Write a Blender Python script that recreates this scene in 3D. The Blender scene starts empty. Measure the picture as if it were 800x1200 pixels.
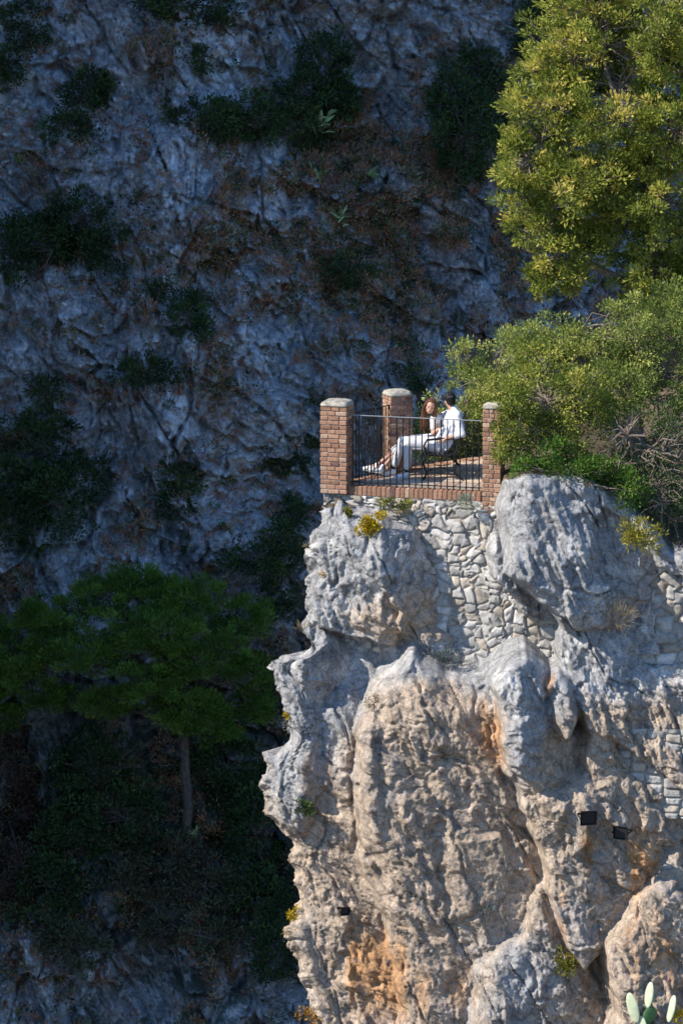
import bpy, math, random
import numpy as np
from mathutils import Vector, Matrix

# ---------------------------------------------------------------- camera, light, sky
SC = bpy.context.scene
COL = SC.collection
F = 4680.0
TH = math.radians(10.0)
CH = 10.184
cam_d = bpy.data.cameras.new("camera")
cam = bpy.data.objects.new("camera", cam_d)
COL.objects.link(cam)
cam.location = (0, -60, CH)
cam.rotation_euler = (math.radians(90) - TH, 0, 0)
cam_d.sensor_fit = 'VERTICAL'
cam_d.sensor_height = 36
cam_d.lens = 36 * F / 1200
cam_d.clip_start = 1
cam_d.clip_end = 9000
SC.camera = cam
SUN_EL = math.radians(40)
SUN_AZ = math.radians(252)            # clockwise from +Y: from the left, a little behind the camera
SX, SY, SZ = math.sin(SUN_AZ) * math.cos(SUN_EL), math.cos(SUN_AZ) * math.cos(SUN_EL), math.sin(SUN_EL)
W = bpy.data.worlds.new("World")
SC.world = W
W.use_nodes = True
nt = W.node_tree
sky = nt.nodes.new("ShaderNodeTexSky")
sky.sky_type = 'NISHITA'
sky.sun_disc = False
sky.sun_elevation = SUN_EL
sky.sun_rotation = SUN_AZ
sky.ozone_density = 10.0
sky.air_density = 1.25
sky.dust_density = 0.3
sky.altitude = 300
nt.links.new(sky.outputs[0], nt.nodes["Background"].inputs[0])
nt.nodes["Background"].inputs[1].default_value = 0.15
sl = bpy.data.lights.new("sun", 'SUN')
sl.energy = 4.7
sl.angle = math.radians(0.5)
sl.color = (1.0, 0.93, 0.83)
so = bpy.data.objects.new("sun", sl)
COL.objects.link(so)
so.rotation_euler = Vector((SX, SY, SZ)).to_track_quat('Z', 'Y').to_euler()
SC.view_settings.view_transform = 'Standard'
SC.view_settings.look = 'None'
SC.view_settings.exposure = 0.57
SC.view_settings.gamma = 1.0
SC.cycles.max_bounces = 6
SC.cycles.diffuse_bounces = 3
SC.cycles.transmission_bounces = 3
SC.cycles.use_denoising = True

random.seed(7)
RNG = np.random.default_rng(7)

# ---------------------------------------------------------------- helpers
def P(px, py, y):
    """world point on the plane Y=y that the photograph shows at pixel (px, py)"""
    dx = (px - 400) / F
    v = (600 - py) / F
    dy = math.cos(TH) + v * math.sin(TH)
    dz = -math.sin(TH) + v * math.cos(TH)
    t = (y + 60) / dy
    return Vector((dx * t, y, CH + dz * t))

def pix(p):
    """pixel (800x1200) of world points (N,3)"""
    p = np.asarray(p)
    r = p - np.array([0, -60, CH])
    d = r[..., 1] * math.cos(TH) - r[..., 2] * math.sin(TH)
    u = r[..., 1] * math.sin(TH) + r[..., 2] * math.cos(TH)
    return 400 + F * r[..., 0] / d, 600 - F * u / d

def tag(o, label=None, cat=None, group=None, kind=None):
    if label: o['label'] = label
    if cat: o['category'] = cat
    if group: o['group'] = group
    if kind: o['kind'] = kind
    return o

def empty(name, loc, label, cat, group=None):
    o = bpy.data.objects.new(name, None)
    COL.objects.link(o)
    o.location = loc
    o.empty_display_size = 0.1
    return tag(o, label, cat, group)

def mesh(name, verts, faces, mat, parent=None, smooth=False, col=None, tint=None):
    me = bpy.data.meshes.new(name)
    V = np.asarray(verts, dtype=np.float64)
    if parent is not None:
        L = np.array(parent_world(parent))
        V = V - L
    if isinstance(faces, np.ndarray):
        n, k = faces.shape
        me.vertices.add(len(V)); me.vertices.foreach_set("co", V.ravel())
        me.loops.add(n * k); me.loops.foreach_set("vertex_index", faces.ravel().astype(np.int32))
        me.polygons.add(n)
        me.polygons.foreach_set("loop_start", np.arange(0, n * k, k, dtype=np.int32))
        me.update(calc_edges=True)
    else:
        me.from_pydata([tuple(v) for v in V], [], [tuple(f) for f in faces])
    me.validate()
    if smooth:
        me.polygons.foreach_set("use_smooth", np.ones(len(me.polygons), dtype=bool))
    if col is not None:
        a = me.color_attributes.new("col", 'FLOAT_COLOR', 'POINT')
        c4 = np.ones((len(V), 4)); c4[:, :3] = col
        a.data.foreach_set("color", c4.ravel())
    if tint is not None:
        a = me.attributes.new("tint", 'FLOAT', 'POINT')
        a.data.foreach_set("value", np.asarray(tint, dtype=np.float32))
    me.materials.append(mat)
    o = bpy.data.objects.new(name, me)
    COL.objects.link(o)
    if parent is not None:
        o.parent = parent
    return o

def parent_world(p):
    v = Vector((0, 0, 0))
    while p is not None:
        v += p.location
        p = p.parent
    return v

class MB:
    def __init__(s): s.v = []; s.f = []; s.c = []; s.col = (1, 1, 1)
    def add(s, vs, fs):
        n = len(s.v)
        s.v += [tuple(v) for v in vs]; s.f += [tuple(i + n for i in f) for f in fs]; s.c += [s.col] * len(vs)
    def box(s, c, size, R=None, bev=0.0):
        hx, hy, hz = [k / 2 for k in size]
        vs = []
        if bev <= 0:
            vs = [Vector((x, y, z)) for z in (-hz, hz) for y in (-hy, hy) for x in (-hx, hx)]
            fs = [(0, 2, 3, 1), (4, 5, 7, 6), (0, 1, 5, 4), (2, 6, 7, 3), (0, 4, 6, 2), (1, 3, 7, 5)]
        else:
            b = bev
            o = [(-hx + b, -hy), (hx - b, -hy), (hx, -hy + b), (hx, hy - b), (hx - b, hy), (-hx + b, hy), (-hx, hy - b), (-hx, -hy + b)]
            i_ = [(x * (hx - b) / hx, y * (hy - b) / hy) for x, y in o]
            for z, ring in ((-hz, i_), (-hz + b, o), (hz - b, o), (hz, i_)):
                vs += [Vector((x, y, z)) for x, y in ring]
            fs = [tuple(range(7, -1, -1)), tuple(range(24, 32))]
            for k in range(3):
                for j in range(8):
                    a, d = k * 8 + j, k * 8 + (j + 1) % 8
                    fs.append((a, d, d + 8, a + 8))
        if R is None: R = Matrix.Identity(3)
        c = Vector(c)
        s.add([R @ v + c for v in vs], fs)
    def tube(s, pts, rad, n=8, cap=True):
        pts = [Vector(p) for p in pts]
        if not hasattr(rad, '__len__'): rad = [rad] * len(pts)
        vs, fs = [], []
        ref = None
        for i, p in enumerate(pts):
            d = (pts[min(i + 1, len(pts) - 1)] - pts[max(i - 1, 0)]).normalized()
            if ref is None:
                ref = Vector((0, 0, 1)) if abs(d.z) < 0.9 else Vector((1, 0, 0))
            a = (ref - d * ref.dot(d)).normalized(); ref = a
            b = d.cross(a)
            for k in range(n):
                t = 2 * math.pi * k / n
                vs.append(p + (a * math.cos(t) + b * math.sin(t)) * rad[i])
        for i in range(len(pts) - 1):
            for k in range(n):
                q = (k + 1) % n
                fs.append((i * n + k, i * n + q, (i + 1) * n + q, (i + 1) * n + k))
        if cap:
            fs.append(tuple(range(n - 1, -1, -1)))
            fs.append(tuple((len(pts) - 1) * n + k for k in range(n)))
        s.add(vs, fs)
    def ball(s, c, r, seg=12, rings=8, R=None):
        if not hasattr(r, '__len__'): r = (r, r, r)
        c = Vector(c); R = R or Matrix.Identity(3)
        vs, fs = [c + R @ Vector((0, 0, r[2]))], []
        for i in range(1, rings):
            a = math.pi * i / rings
            for k in range(seg):
                t = 2 * math.pi * k / seg
                vs.append(c + R @ Vector((r[0] * math.sin(a) * math.cos(t), r[1] * math.sin(a) * math.sin(t), r[2] * math.cos(a))))
        vs.append(c + R @ Vector((0, 0, -r[2])))
        for k in range(seg): fs.append((0, 1 + k, 1 + (k + 1) % seg))
        for i in range(rings - 2):
            for k in range(seg):
                a, b = 1 + i * seg + k, 1 + i * seg + (k + 1) % seg
                fs.append((a, a + seg, b + seg, b))
        L = len(vs) - 1
        for k in range(seg): fs.append((L, L - seg + (k + 1) % seg, L - seg + k))
        s.add(vs, fs)
    def build(s, name, mat, parent=None, smooth=False, usecol=False):
        return mesh(name, s.v, s.f, mat, parent, smooth, col=np.array(s.c) if usecol else None)

def rotz(a): return Matrix.Rotation(a, 3, 'Z')

# ---- numpy noise
def _h(ix, iy, iz, seed):
    n = (ix.astype(np.int64) * 374761393 + iy.astype(np.int64) * 668265263 + iz.astype(np.int64) * 2147483647 + seed * 974634777) & 0xFFFFFFFF
    n = ((n ^ (n >> 13)) * 1274126177) & 0xFFFFFFFF
    n = ((n ^ (n >> 16)) * 2246822519) & 0xFFFFFFFF
    n = n ^ (n >> 15)
    return (n & 0xFFFFFF) / float(0xFFFFFF)

def vn(x, y, z, seed=0):
    ix, iy, iz = np.floor(x), np.floor(y), np.floor(z)
    fx, fy, fz = x - ix, y - iy, z - iz
    fx, fy, fz = [f * f * f * (f * (f * 6 - 15) + 10) for f in (fx, fy, fz)]
    r = 0
    for dx in (0, 1):
        wx = fx if dx else 1 - fx
        for dy in (0, 1):
            wy = fy if dy else 1 - fy
            for dz in (0, 1):
                wz = fz if dz else 1 - fz
                r = r + _h(ix + dx, iy + dy, iz + dz, seed) * wx * wy * wz
    return r * 2 - 1

def fbm(x, y, z, oct=4, seed=0, gain=0.5, ridged=False):
    a, s, t = 1.0, 0, 0
    for o in range(oct):
        k = 2.03 ** o
        n = vn(x * k + 11.3 * o, y * k - 7.1 * o, z * k + 3.7 * o, seed + o)
        if ridged: n = 1 - 2 * np.abs(n)
        s = s + a * n; t += a; a *= gain
    return s / t

def worley(x, z, seed=0, p=2.0, jit=0.9):
    """F1, F2, cell id hash, offset to the nearest cell point"""
    ix, iz = np.floor(x), np.floor(z)
    f1 = np.full(x.shape, 9.0); f2 = np.full(x.shape, 9.0); idh = np.zeros(x.shape)
    ox = np.zeros(x.shape); oz = np.zeros(x.shape)
    zero = np.zeros(x.shape)
    for dx in (-1, 0, 1):
        for dz in (-1, 0, 1):
            cx, cz = ix + dx, iz + dz
            jx = cx + 0.5 + (_h(cx, cz, zero, seed) - 0.5) * jit
            jz = cz + 0.5 + (_h(cx, cz, zero, seed + 5) - 0.5) * jit
            ax, az = x - jx, z - jz
            d = (np.abs(ax) ** p + np.abs(az) ** p) ** (1 / p)
            new = d < f1
            f2 = np.where(new, f1, np.minimum(f2, d))
            f1 = np.where(new, d, f1)
            hh = _h(cx, cz, zero, seed + 9)
            idh = np.where(new, hh, idh); ox = np.where(new, ax, ox); oz = np.where(new, az, oz)
    return f1, f2, idh, ox, oz

def rnd(i, seed):       # second random number from a cell id
    return _h(np.floor(i * 1e6), np.zeros_like(i), np.zeros_like(i), seed)

def facets(x, z, seed, tilt=0.8, crease=0.10):
    """chipped-stone relief: every cell its own tilted plane, creased between"""
    f1, f2, i, ox, oz = worley(x, z, seed)
    gx = (rnd(i, 1) - 0.5) * 2 * tilt; gz = (rnd(i, 2) - 0.5) * 2 * tilt
    s_ = sstep(0, 0.10, f2 - f1)
    return (ox * gx + oz * gz + (i - 0.5) * 0.5) * (0.35 + 0.65 * s_) - crease * (1 - s_)

def tri(x, z, seed):
    ix, iz = np.floor(x), np.floor(z); fx, fz = x - ix, z - iz
    o = np.zeros_like(x)
    v00 = _h(ix, iz, o, seed); v11 = _h(ix + 1, iz + 1, o, seed)
    up = fx > fz
    vs_ = np.where(up, _h(ix + 1, iz, o, seed), _h(ix, iz + 1, o, seed))
    a = np.maximum(fx, fz); b = np.minimum(fx, fz)
    return (v00 * (1 - a) + vs_ * (a - b) + v11 * b) * 2 - 1

def ffbm(x, z, oct=6, gain=0.55, seed=0, lac=1.9, ridge=0.0):
    """fractured-rock relief: flat facets meeting in creases, at every scale"""
    s_, a = 0, 1.0
    for o in range(oct):
        th = 0.7 + o * 1.37
        k = lac ** o
        xr = (x * math.cos(th) - z * math.sin(th)) * k + 17.3 * o; zr = (x * math.sin(th) + z * math.cos(th)) * k - 9.1 * o
        xr = xr + 0.35 * vn(zr * 0.8, xr * 0.3, xr * 0, seed + 50 + o)
        n = tri(xr, zr, seed + o)
        if ridge: n = n * (1 - ridge) + ridge * (1 - 2.4 * np.abs(n))
        s_ = s_ + a * n; a *= gain
    return s_

def polydist(x, z, poly):
    """signed distance, positive inside"""
    d = np.full(x.shape, 1e9); inside = np.zeros(x.shape, dtype=bool)
    n = len(poly)
    for i in range(n):
        ax, az = poly[i]; bx, bz = poly[(i + 1) % n]
        ex, ez = bx - ax, bz - az
        wx, wz = x - ax, z - az
        t = np.clip((wx * ex + wz * ez) / (ex * ex + ez * ez + 1e-12), 0, 1)
        d = np.minimum(d, np.hypot(wx - ex * t, wz - ez * t))
        c = (az > z) != (bz > z)
        with np.errstate(divide='ignore', invalid='ignore'):
            xi = ax + (z - az) / (bz - az if bz != az else 1e-9) * ex
        inside ^= c & (x < xi)
    return np.where(inside, d, -d)

def gridfaces(r, c):
    i = np.arange(r - 1)[:, None] * c + np.arange(c - 1)[None, :]
    i = i.ravel()
    return np.stack([i, i + c, i + c + 1, i + 1], 1)

def sstep(a, b, x):
    t = np.clip((x - a) / (b - a), 0, 1)
    return t * t * (3 - 2 * t)

# ---- materials
def newmat(name):
    m = bpy.data.materials.new(name); m.use_nodes = True
    return m, m.node_tree, m.node_tree.nodes["Principled BSDF"]

def bump_chain(nt, bs, specs):
    """specs: list of (scale, strength, distance, kind)"""
    tc = nt.nodes.new("ShaderNodeTexCoord"); last = None
    for sc_, st, dist, kind in specs:
        if kind == 'v':
            n = nt.nodes.new("ShaderNodeTexVoronoi"); n.feature = 'DISTANCE_TO_EDGE'; out = n.outputs['Distance']
        else:
            n = nt.nodes.new("ShaderNodeTexNoise"); n.inputs['Detail'].default_value = 6; n.inputs['Roughness'].default_value = 0.65; out = n.outputs[0]
        n.inputs['Scale'].default_value = sc_
        nt.links.new(tc.outputs['Object'], n.inputs['Vector'])
        b = nt.nodes.new("ShaderNodeBump"); b.inputs['Strength'].default_value = st; b.inputs['Distance'].default_value = dist
        nt.links.new(out, b.inputs['Height'])
        if last: nt.links.new(last.outputs[0], b.inputs['Normal'])
        last = b
    nt.links.new(last.outputs[0], bs.inputs['Normal'])
    return tc

def colmat(name, rough=0.9, bumps=None, var=0.35, scale=9.0, spec=0.25):
    """colour from the mesh's own 'col' attribute, broken up by fine noise"""
    m, t, b = newmat(name)
    a = t.nodes.new("ShaderNodeAttribute"); a.attribute_name = "col"
    n = t.nodes.new("ShaderNodeTexNoise"); n.inputs['Scale'].default_value = scale; n.inputs['Detail'].default_value = 8; n.inputs['Roughness'].default_value = 0.7
    tc = t.nodes.new("ShaderNodeTexCoord"); t.links.new(tc.outputs['Object'], n.inputs['Vector'])
    mr = t.nodes.new("ShaderNodeMapRange")
    mr.inputs['From Min'].default_value = 0.3; mr.inputs['From Max'].default_value = 0.7
    mr.inputs['To Min'].default_value = 1 - var; mr.inputs['To Max'].default_value = 1 + var
    t.links.new(n.outputs[0], mr.inputs['Value'])
    mx = t.nodes.new("ShaderNodeVectorMath"); mx.operation = 'SCALE'
    t.links.new(a.outputs['Color'], mx.inputs[0]); t.links.new(mr.outputs[0], mx.inputs['Scale'])
    t.links.new(mx.outputs[0], b.inputs['Base Color'])
    b.inputs['Roughness'].default_value = rough
    b.inputs['Specular IOR Level'].default_value = spec
    if bumps: bump_chain(t, b, bumps)
    return m

def rockmat(name, bumps, scales, vein=None):
    m, t, b = newmat(name)
    a = t.nodes.new("ShaderNodeAttribute"); a.attribute_name = "col"
    tc = t.nodes.new("ShaderNodeTexCoord")
    cur = a.outputs['Color']
    for sc_, lo, hi in scales:
        n = t.nodes.new("ShaderNodeTexNoise"); n.inputs['Scale'].default_value = sc_; n.inputs['Detail'].default_value = 9; n.inputs['Roughness'].default_value = 0.75
        t.links.new(tc.outputs['Object'], n.inputs['Vector'])
        mr = t.nodes.new("ShaderNodeMapRange"); mr.inputs['From Min'].default_value = 0.34; mr.inputs['From Max'].default_value = 0.66
        mr.inputs['To Min'].default_value = lo; mr.inputs['To Max'].default_value = hi
        t.links.new(n.outputs[0], mr.inputs['Value'])
        mx = t.nodes.new("ShaderNodeVectorMath"); mx.operation = 'SCALE'
        t.links.new(cur, mx.inputs[0]); t.links.new(mr.outputs[0], mx.inputs['Scale']); cur = mx.outputs[0]
    if vein:
        wn = t.nodes.new("ShaderNodeTexNoise"); wn.inputs['Scale'].default_value = vein * 0.7; wn.inputs['Detail'].default_value = 3
        t.links.new(tc.outputs['Object'], wn.inputs['Vector'])
        ad = t.nodes.new("ShaderNodeMix"); ad.data_type = 'VECTOR'; ad.inputs[0].default_value = 0.35
        t.links.new(tc.outputs['Object'], ad.inputs[4]); t.links.new(wn.outputs['Color'], ad.inputs[5])
        vo = t.nodes.new("ShaderNodeTexVoronoi"); vo.feature = 'DISTANCE_TO_EDGE'; vo.inputs['Scale'].default_value = vein
        t.links.new(ad.outputs[1], vo.inputs['Vector'])
        mr = t.nodes.new("ShaderNodeMapRange"); mr.inputs['From Min'].default_value = 0.0; mr.inputs['From Max'].default_value = 0.06
        mr.inputs['To Min'].default_value = 0.62; mr.inputs['To Max'].default_value = 1.0
        t.links.new(vo.outputs['Distance'], mr.inputs['Value'])
        mx = t.nodes.new("ShaderNodeVectorMath"); mx.operation = 'SCALE'
        t.links.new(cur, mx.inputs[0]); t.links.new(mr.outputs[0], mx.inputs['Scale']); cur = mx.outputs[0]
    t.links.new(cur, b.inputs['Base Color'])
    b.inputs['Roughness'].default_value = 0.93; b.inputs['Specular IOR Level'].default_value = 0.2
    bump_chain(t, b, bumps)
    return m

def plain(name, c, rough=0.6, metal=0.0, bumps=None, var=0.0, scale=20):
    m, t, b = newmat(name)
    b.inputs['Base Color'].default_value = (*c, 1)
    b.inputs['Roughness'].default_value = rough; b.inputs['Metallic'].default_value = metal
    b.inputs['Specular IOR Level'].default_value = 0.3
    if var:
        n = t.nodes.new("ShaderNodeTexNoise"); n.inputs['Scale'].default_value = scale; n.inputs['Detail'].default_value = 5
        tc = t.nodes.new("ShaderNodeTexCoord"); t.links.new(tc.outputs['Object'], n.inputs['Vector'])
        cr = t.nodes.new("ShaderNodeValToRGB")
        cr.color_ramp.elements[0].position = 0.3; cr.color_ramp.elements[1].position = 0.7
        cr.color_ramp.elements[0].color = (*[k * (1 - var) for k in c], 1)
        cr.color_ramp.elements[1].color = (*[min(1, k * (1 + var)) for k in c], 1)
        t.links.new(n.outputs[0], cr.inputs[0]); t.links.new(cr.outputs[0], b.inputs['Base Color'])
    if bumps: bump_chain(t, b, bumps)
    return m

def leafmat(name, stops, transl=0.3, rough=0.55):
    m, t, b = newmat(name)
    a = t.nodes.new("ShaderNodeAttribute"); a.attribute_name = "tint"
    cr = t.nodes.new("ShaderNodeValToRGB")
    els = cr.color_ramp.elements
    while len(els) < len(stops): els.new(0.5)
    for e, (p, c) in zip(els, stops):
        e.position = p; e.color = (*c, 1)
    t.links.new(a.outputs['Fac'], cr.inputs[0])
    t.links.new(cr.outputs[0], b.inputs['Base Color'])
    b.inputs['Roughness'].default_value = rough; b.inputs['Specular IOR Level'].default_value = 0.25
    tr = t.nodes.new("ShaderNodeBsdfTranslucent")
    t.links.new(cr.outputs[0], tr.inputs['Color'])
    mx = t.nodes.new("ShaderNodeMixShader"); mx.inputs[0].default_value = transl
    t.links.new(b.outputs[0], mx.inputs[1]); t.links.new(tr.outputs[0], mx.inputs[2])
    t.links.new(mx.outputs[0], t.nodes['Material Output'].inputs[0])
    return m

M = {}
M['rock'] = rockmat('limestone', [(5, 0.3, 0.05, 'n'), (16, 0.8, 0.03, 'n'), (50, 0.8, 0.012, 'n')], [(6, 0.62, 1.34), (32, 0.58, 1.36)], 3.2)
M['far_rock'] = rockmat('far limestone', [(1.6, 0.8, 0.3, 'n'), (5, 0.9, 0.14, 'n'), (16, .8, .05, 'n')], [(1.5, 0.55, 1.45), (8, 0.6, 1.4)], 1.3)
M['masonry'] = colmat('rubble masonry', 0.92, [(18, 0.6, 0.02, 'n'), (70, 0.5, 0.006, 'n')], 0.3, 12)
M['brick'] = colmat('old brick', 0.9, [(40, 0.5, 0.008, 'n')], 0.35, 25)
M['pave'] = colmat('terracotta paving', 0.85, [(40, 0.3, 0.004, 'n')], 0.2, 12)
M['cap'] = plain('lichened cap stone', (0.34, 0.31, 0.25), 0.9, 0, [(30, 0.6, 0.01, 'n')], 0.45, 14)
M['iron'] = plain('painted black iron', (0.018, 0.018, 0.02), 0.5, 0.3)
M['steel'] = plain('worn grey steel', (0.30, 0.31, 0.31), 0.4, 0.4)
M['bark'] = plain('grey brown bark', (0.22, 0.17, 0.13), 0.9, 0, [(25, 0.8, 0.02, 'n')], 0.4, 12)
M['darkbark'] = plain('dark pine bark', (0.10, 0.08, 0.065), 0.95, 0, [(12, 0.8, 0.04, 'n')], 0.4, 8)
M['twig'] = plain('dry grey twigs', (0.16, 0.13, 0.10), 0.95, 0, None, 0.3, 10)
M['earth'] = plain('stony earth', (0.14, 0.11, 0.08), 0.95, 0, [(3, 0.8, 0.1, 'n')], 0.4, 3)
M['leaf_sun'] = leafmat('broad yellow green leaves', [(0, (0.09, 0.12, 0.02)), (0.45, (0.24, 0.29, 0.05)), (0.8, (0.52, 0.50, 0.09)), (1, (0.62, 0.50, 0.13))], 0.42)
M['leaf_bush'] = leafmat('small grey green leaves', [(0, (0.07, 0.11, 0.03)), (0.5, (0.25, 0.31, 0.07)), (1, (0.52, 0.52, 0.14))], 0.38)
M['leaf_green'] = leafmat('glossy green leaves', [(0, (0.04, 0.09, 0.012)), (0.6, (0.09, 0.18, 0.02)), (1, (0.18, 0.27, 0.04))], 0.35)
M['leaf_dark'] = leafmat('dark evergreen leaves', [(0, (0.018, 0.035, 0.012)), (0.6, (0.04, 0.075, 0.020)), (1, (0.08, 0.12, 0.03))], 0.1)
M['needle'] = leafmat('pine needles', [(0, (0.035, 0.07, 0.010)), (0.5, (0.085, 0.165, 0.02)), (1, (0.17, 0.28, 0.035))], 0.15)
M['scrub'] = leafmat('dry brown scrub', [(0, (0.32, 0.12, 0.06)), (0.35, (0.46, 0.23, 0.12)), (0.6, (0.40, 0.31, 0.20)), (0.8, (0.16, 0.18, 0.07)), (1, (0.28, 0.29, 0.13))], 0.1)
M['dull'] = leafmat('dull brown bush leaves', [(0, (0.06, 0.03, 0.02)), (0.4, (0.09, 0.055, 0.035)), (0.7, (0.055, 0.06, 0.03)), (1, (0.10, 0.11, 0.055))], 0.1)
M['pale'] = leafmat('pale fleshy leaves', [(0, (0.22, 0.34, 0.14)), (1, (0.48, 0.58, 0.28))], 0.05)
M['yellow'] = leafmat('yellow flowers', [(0, (0.12, 0.13, 0.02)), (0.3, (0.38, 0.28, 0.02)), (1, (0.62, 0.44, 0.02))], 0.25)
M['olive'] = leafmat('olive green leaves', [(0, (0.08, 0.10, 0.02)), (0.6, (0.24, 0.23, 0.035)), (1, (0.46, 0.38, 0.05))], 0.25)
M['silver'] = leafmat('silver green leaves', [(0, (0.14, 0.19, 0.14)), (1, (0.34, 0.40, 0.32))], 0.2)
M['bluegrey'] = leafmat('blue grey leaves', [(0, (0.07, 0.09, 0.085)), (1, (0.20, 0.23, 0.22))], 0.1)
M['straw'] = leafmat('dry straw', [(0, (0.20, 0.14, 0.07)), (1, (0.42, 0.32, 0.18))], 0.2)
M['rust'] = leafmat('rusty orange leaves', [(0, (0.20, 0.10, 0.02)), (1, (0.50, 0.27, 0.03))], 0.2)

# ---------------------------------------------------------------- background mountain (in shade)
def bg_base(x, z):
    left = np.clip(-15 - x, 0, None)  # unseen left ridge, added and steepened to keep the sun off the mountainside
    k = sstep(0, 14, left)
    slope = 0.58 * (1 - k) + 0.20 * k
    y = 56 + (z + 28) * slope - 1.6 * left
    return y

CRAGS = [  # pixel centre, radii in m, push towards the camera
    (190, 230, 2.2, 5.0, 2.4), (110, 130, 1.2, 2.5, 1.2), (80, 420, 3.0, 2.4, 1.8), (230, 60, 2.0, 1.6, 1.2),
    (270, 470, 2.4, 3.2, 1.3), (200, 600, 2.2, 1.6, 1.0), (440, 470, 2.0, 2.2, 1.3), (520, 20, 2.5, 1.8, 1.2),
    (430, 130, 1.6, 2.6, -1.2), (60, 170, 1.2, 2.6, -1.0), (560, 330, 2.2, 2.0, 0.6), (240, 1130, 2.2, 2.4, 1.3),
    (30, 1180, 2.4, 1.6, 1.6), (120, 1060, 0.5, 0.9, 0.7), (400, 330, 2.0, 1.4, 0.6), (500, 170, 1.2, 1.5, 0.8),
]
def bg_disp(x, z):
    x = x - 0.85 * np.clip(-16 - x, 0, None)
    wx = x + 1.1 * fbm(x * 0.25, z * 0.2, x * 0, 3, 21); wz = z + 1.1 * fbm(x * 0.25 + 9, z * 0.2, x * 0, 3, 22)
    ws = wx + 0.55 * wz
    d = 1.9 * fbm(ws * 0.16, wz * 0.10, x * 0, 3, 31)
    d = d + 0.9 * fbm(ws * 0.42, wz * 0.28, x * 0, 3, 32, ridged=True)
    wx2 = wx + 0.22 * ffbm(x * 1.5, z * 1.5, 3, .55, 23); wz2 = wz + 0.22 * ffbm(x * 1.5 + 4, z * 1.5, 3, .55, 24)
    d = d + 0.80 * ffbm(wx * 0.40, wz * 0.36, 8, 0.62, 41)
    d = d + 0.26 * ffbm(ws * 1.2, wz * 1.1, 4, 0.6, 44, ridge=1.0)
    d = d + 0.62 * facets(ws * 0.60, wz * 0.52, 46, 1.1, 0.7)
    d = d + 0.30 * facets(wx2 * 1.5, wz2 * 1.35, 47, 1.2, 0.7)
    d = d + 0.12 * facets(wx2 * 3.6, wz2 * 2.7, 48, 1.2, 0.5)
    d = d - 0.5 * (1 - sstep(0, 0.05, np.abs(fbm(wx * 0.35, wz * 0.22, x * 0, 4, 45))))
    for px, py, rx, rz, a in CRAGS:
        c = P(px, py, 64)
        q = ((x - c.x) / rx) ** 2 + ((z - c.z) / rz) ** 2
        d = d + a * np.exp(-q)
    return d

def axis(segs):
    out = []
    for a, b, s in segs:
        n = max(1, int(round((b - a) / s)))
        out += list(np.linspace(a, b, n, endpoint=False))
    return np.array(out + [segs[-1][1]])

bx = axis([(-62, -42, 0.8), (-42, -28, 0.3), (-28, -11.5, 0.14), (-11.5, 11.5, 0.052), (11.5, 28, 0.14), (28, 60, 0.8)])
bz = axis([(-42, -31, 0.3), (-31, 8.5, 0.056), (8.5, 16, 0.2), (16, 30, 0.8), (30, 95, 3.0)])
BX, BZ = np.meshgrid(bx, bz)
BY = bg_base(BX, BZ) - bg_disp(BX, BZ)
gy, gx = np.gradient(BY)
dzr = np.gradient(bz)[:, None]; dxc = np.gradient(bx)[None, :]
# normal towards the camera: (dy/dx, -1, dy/dz)
NX, NZ = gx / dxc, gy / dzr
NN = np.sqrt(NX ** 2 + 1 + NZ ** 2)
NZn = NZ / NN
g = 0.62 + 0.16 * fbm(BX * 0.8, BZ * 0.8, BX * 0, 4, 51) + 0.05 * fbm(BX * 6, BZ * 6, BX * 0, 2, 52)
rock = np.stack([g * 0.95, g * 0.985, g * 1.04], -1)
soil = np.array([0.27, 0.18, 0.125])
soil_shade = np.array([0.05, 0.055, 0.03])
led = sstep(0.52, 0.80, NZn + 0.18 * fbm(BX * 1.5, BZ * 1.5, BX * 0, 3, 53))
PX, PY = pix(np.stack([BX, BY, BZ], -1))
brown = np.exp(-(((PX - 450) / 190) ** 2 + ((PY - 270) / 110) ** 2))
veg = sstep(0.05, 0.30, fbm(BX * 0.5, BZ * 0.5, BX * 0, 4, 54) + brown * 0.35 - 0.06)
dark = sstep(720, 860, PY) * (1 - 0.75 * sstep(1060, 1120, PY))  # deep shade and dark understory of the low hollow, painted into the rock
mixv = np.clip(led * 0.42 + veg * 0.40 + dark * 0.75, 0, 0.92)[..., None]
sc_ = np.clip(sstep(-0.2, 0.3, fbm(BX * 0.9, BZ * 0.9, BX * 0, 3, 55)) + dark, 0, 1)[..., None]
colr = rock * (1 - mixv) + (soil * (1 - sc_) + soil_shade * sc_) * mixv
V = np.stack([BX, BY, BZ], -1).reshape(-1, 3)
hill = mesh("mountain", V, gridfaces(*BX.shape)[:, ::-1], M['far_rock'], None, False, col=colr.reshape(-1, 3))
tag(hill, "steep blue shaded limestone mountainside with scrub behind the terrace, with an added ridge out of view that shades it", "mountain", None, "structure")

def bg_at(px, py):
    """world point of the mountainside that the photograph shows at a pixel"""
    d2 = (PX - px) ** 2 + (PY - py) ** 2
    k = np.argmin(d2)
    return Vector(V[k])

gs = 4000
ground = mesh("ground", [(-gs, -gs, -41), (gs, -gs, -41), (gs, gs, -41), (-gs, gs, -41)], [(0, 1, 2, 3)], M['earth'])
tag(ground, "stony valley ground far below the cliff", "ground", None, "structure")

# ---------------------------------------------------------------- sunlit cliff
def ref_y(x, z):
    return -0.30 * np.minimum(x, 2.3) - 0.10 * np.maximum(x - 2.3, 0) + 0.13 * np.minimum(z, 0) - 0.02 * np.clip(-z - 2.2, 0, 2)

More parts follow.
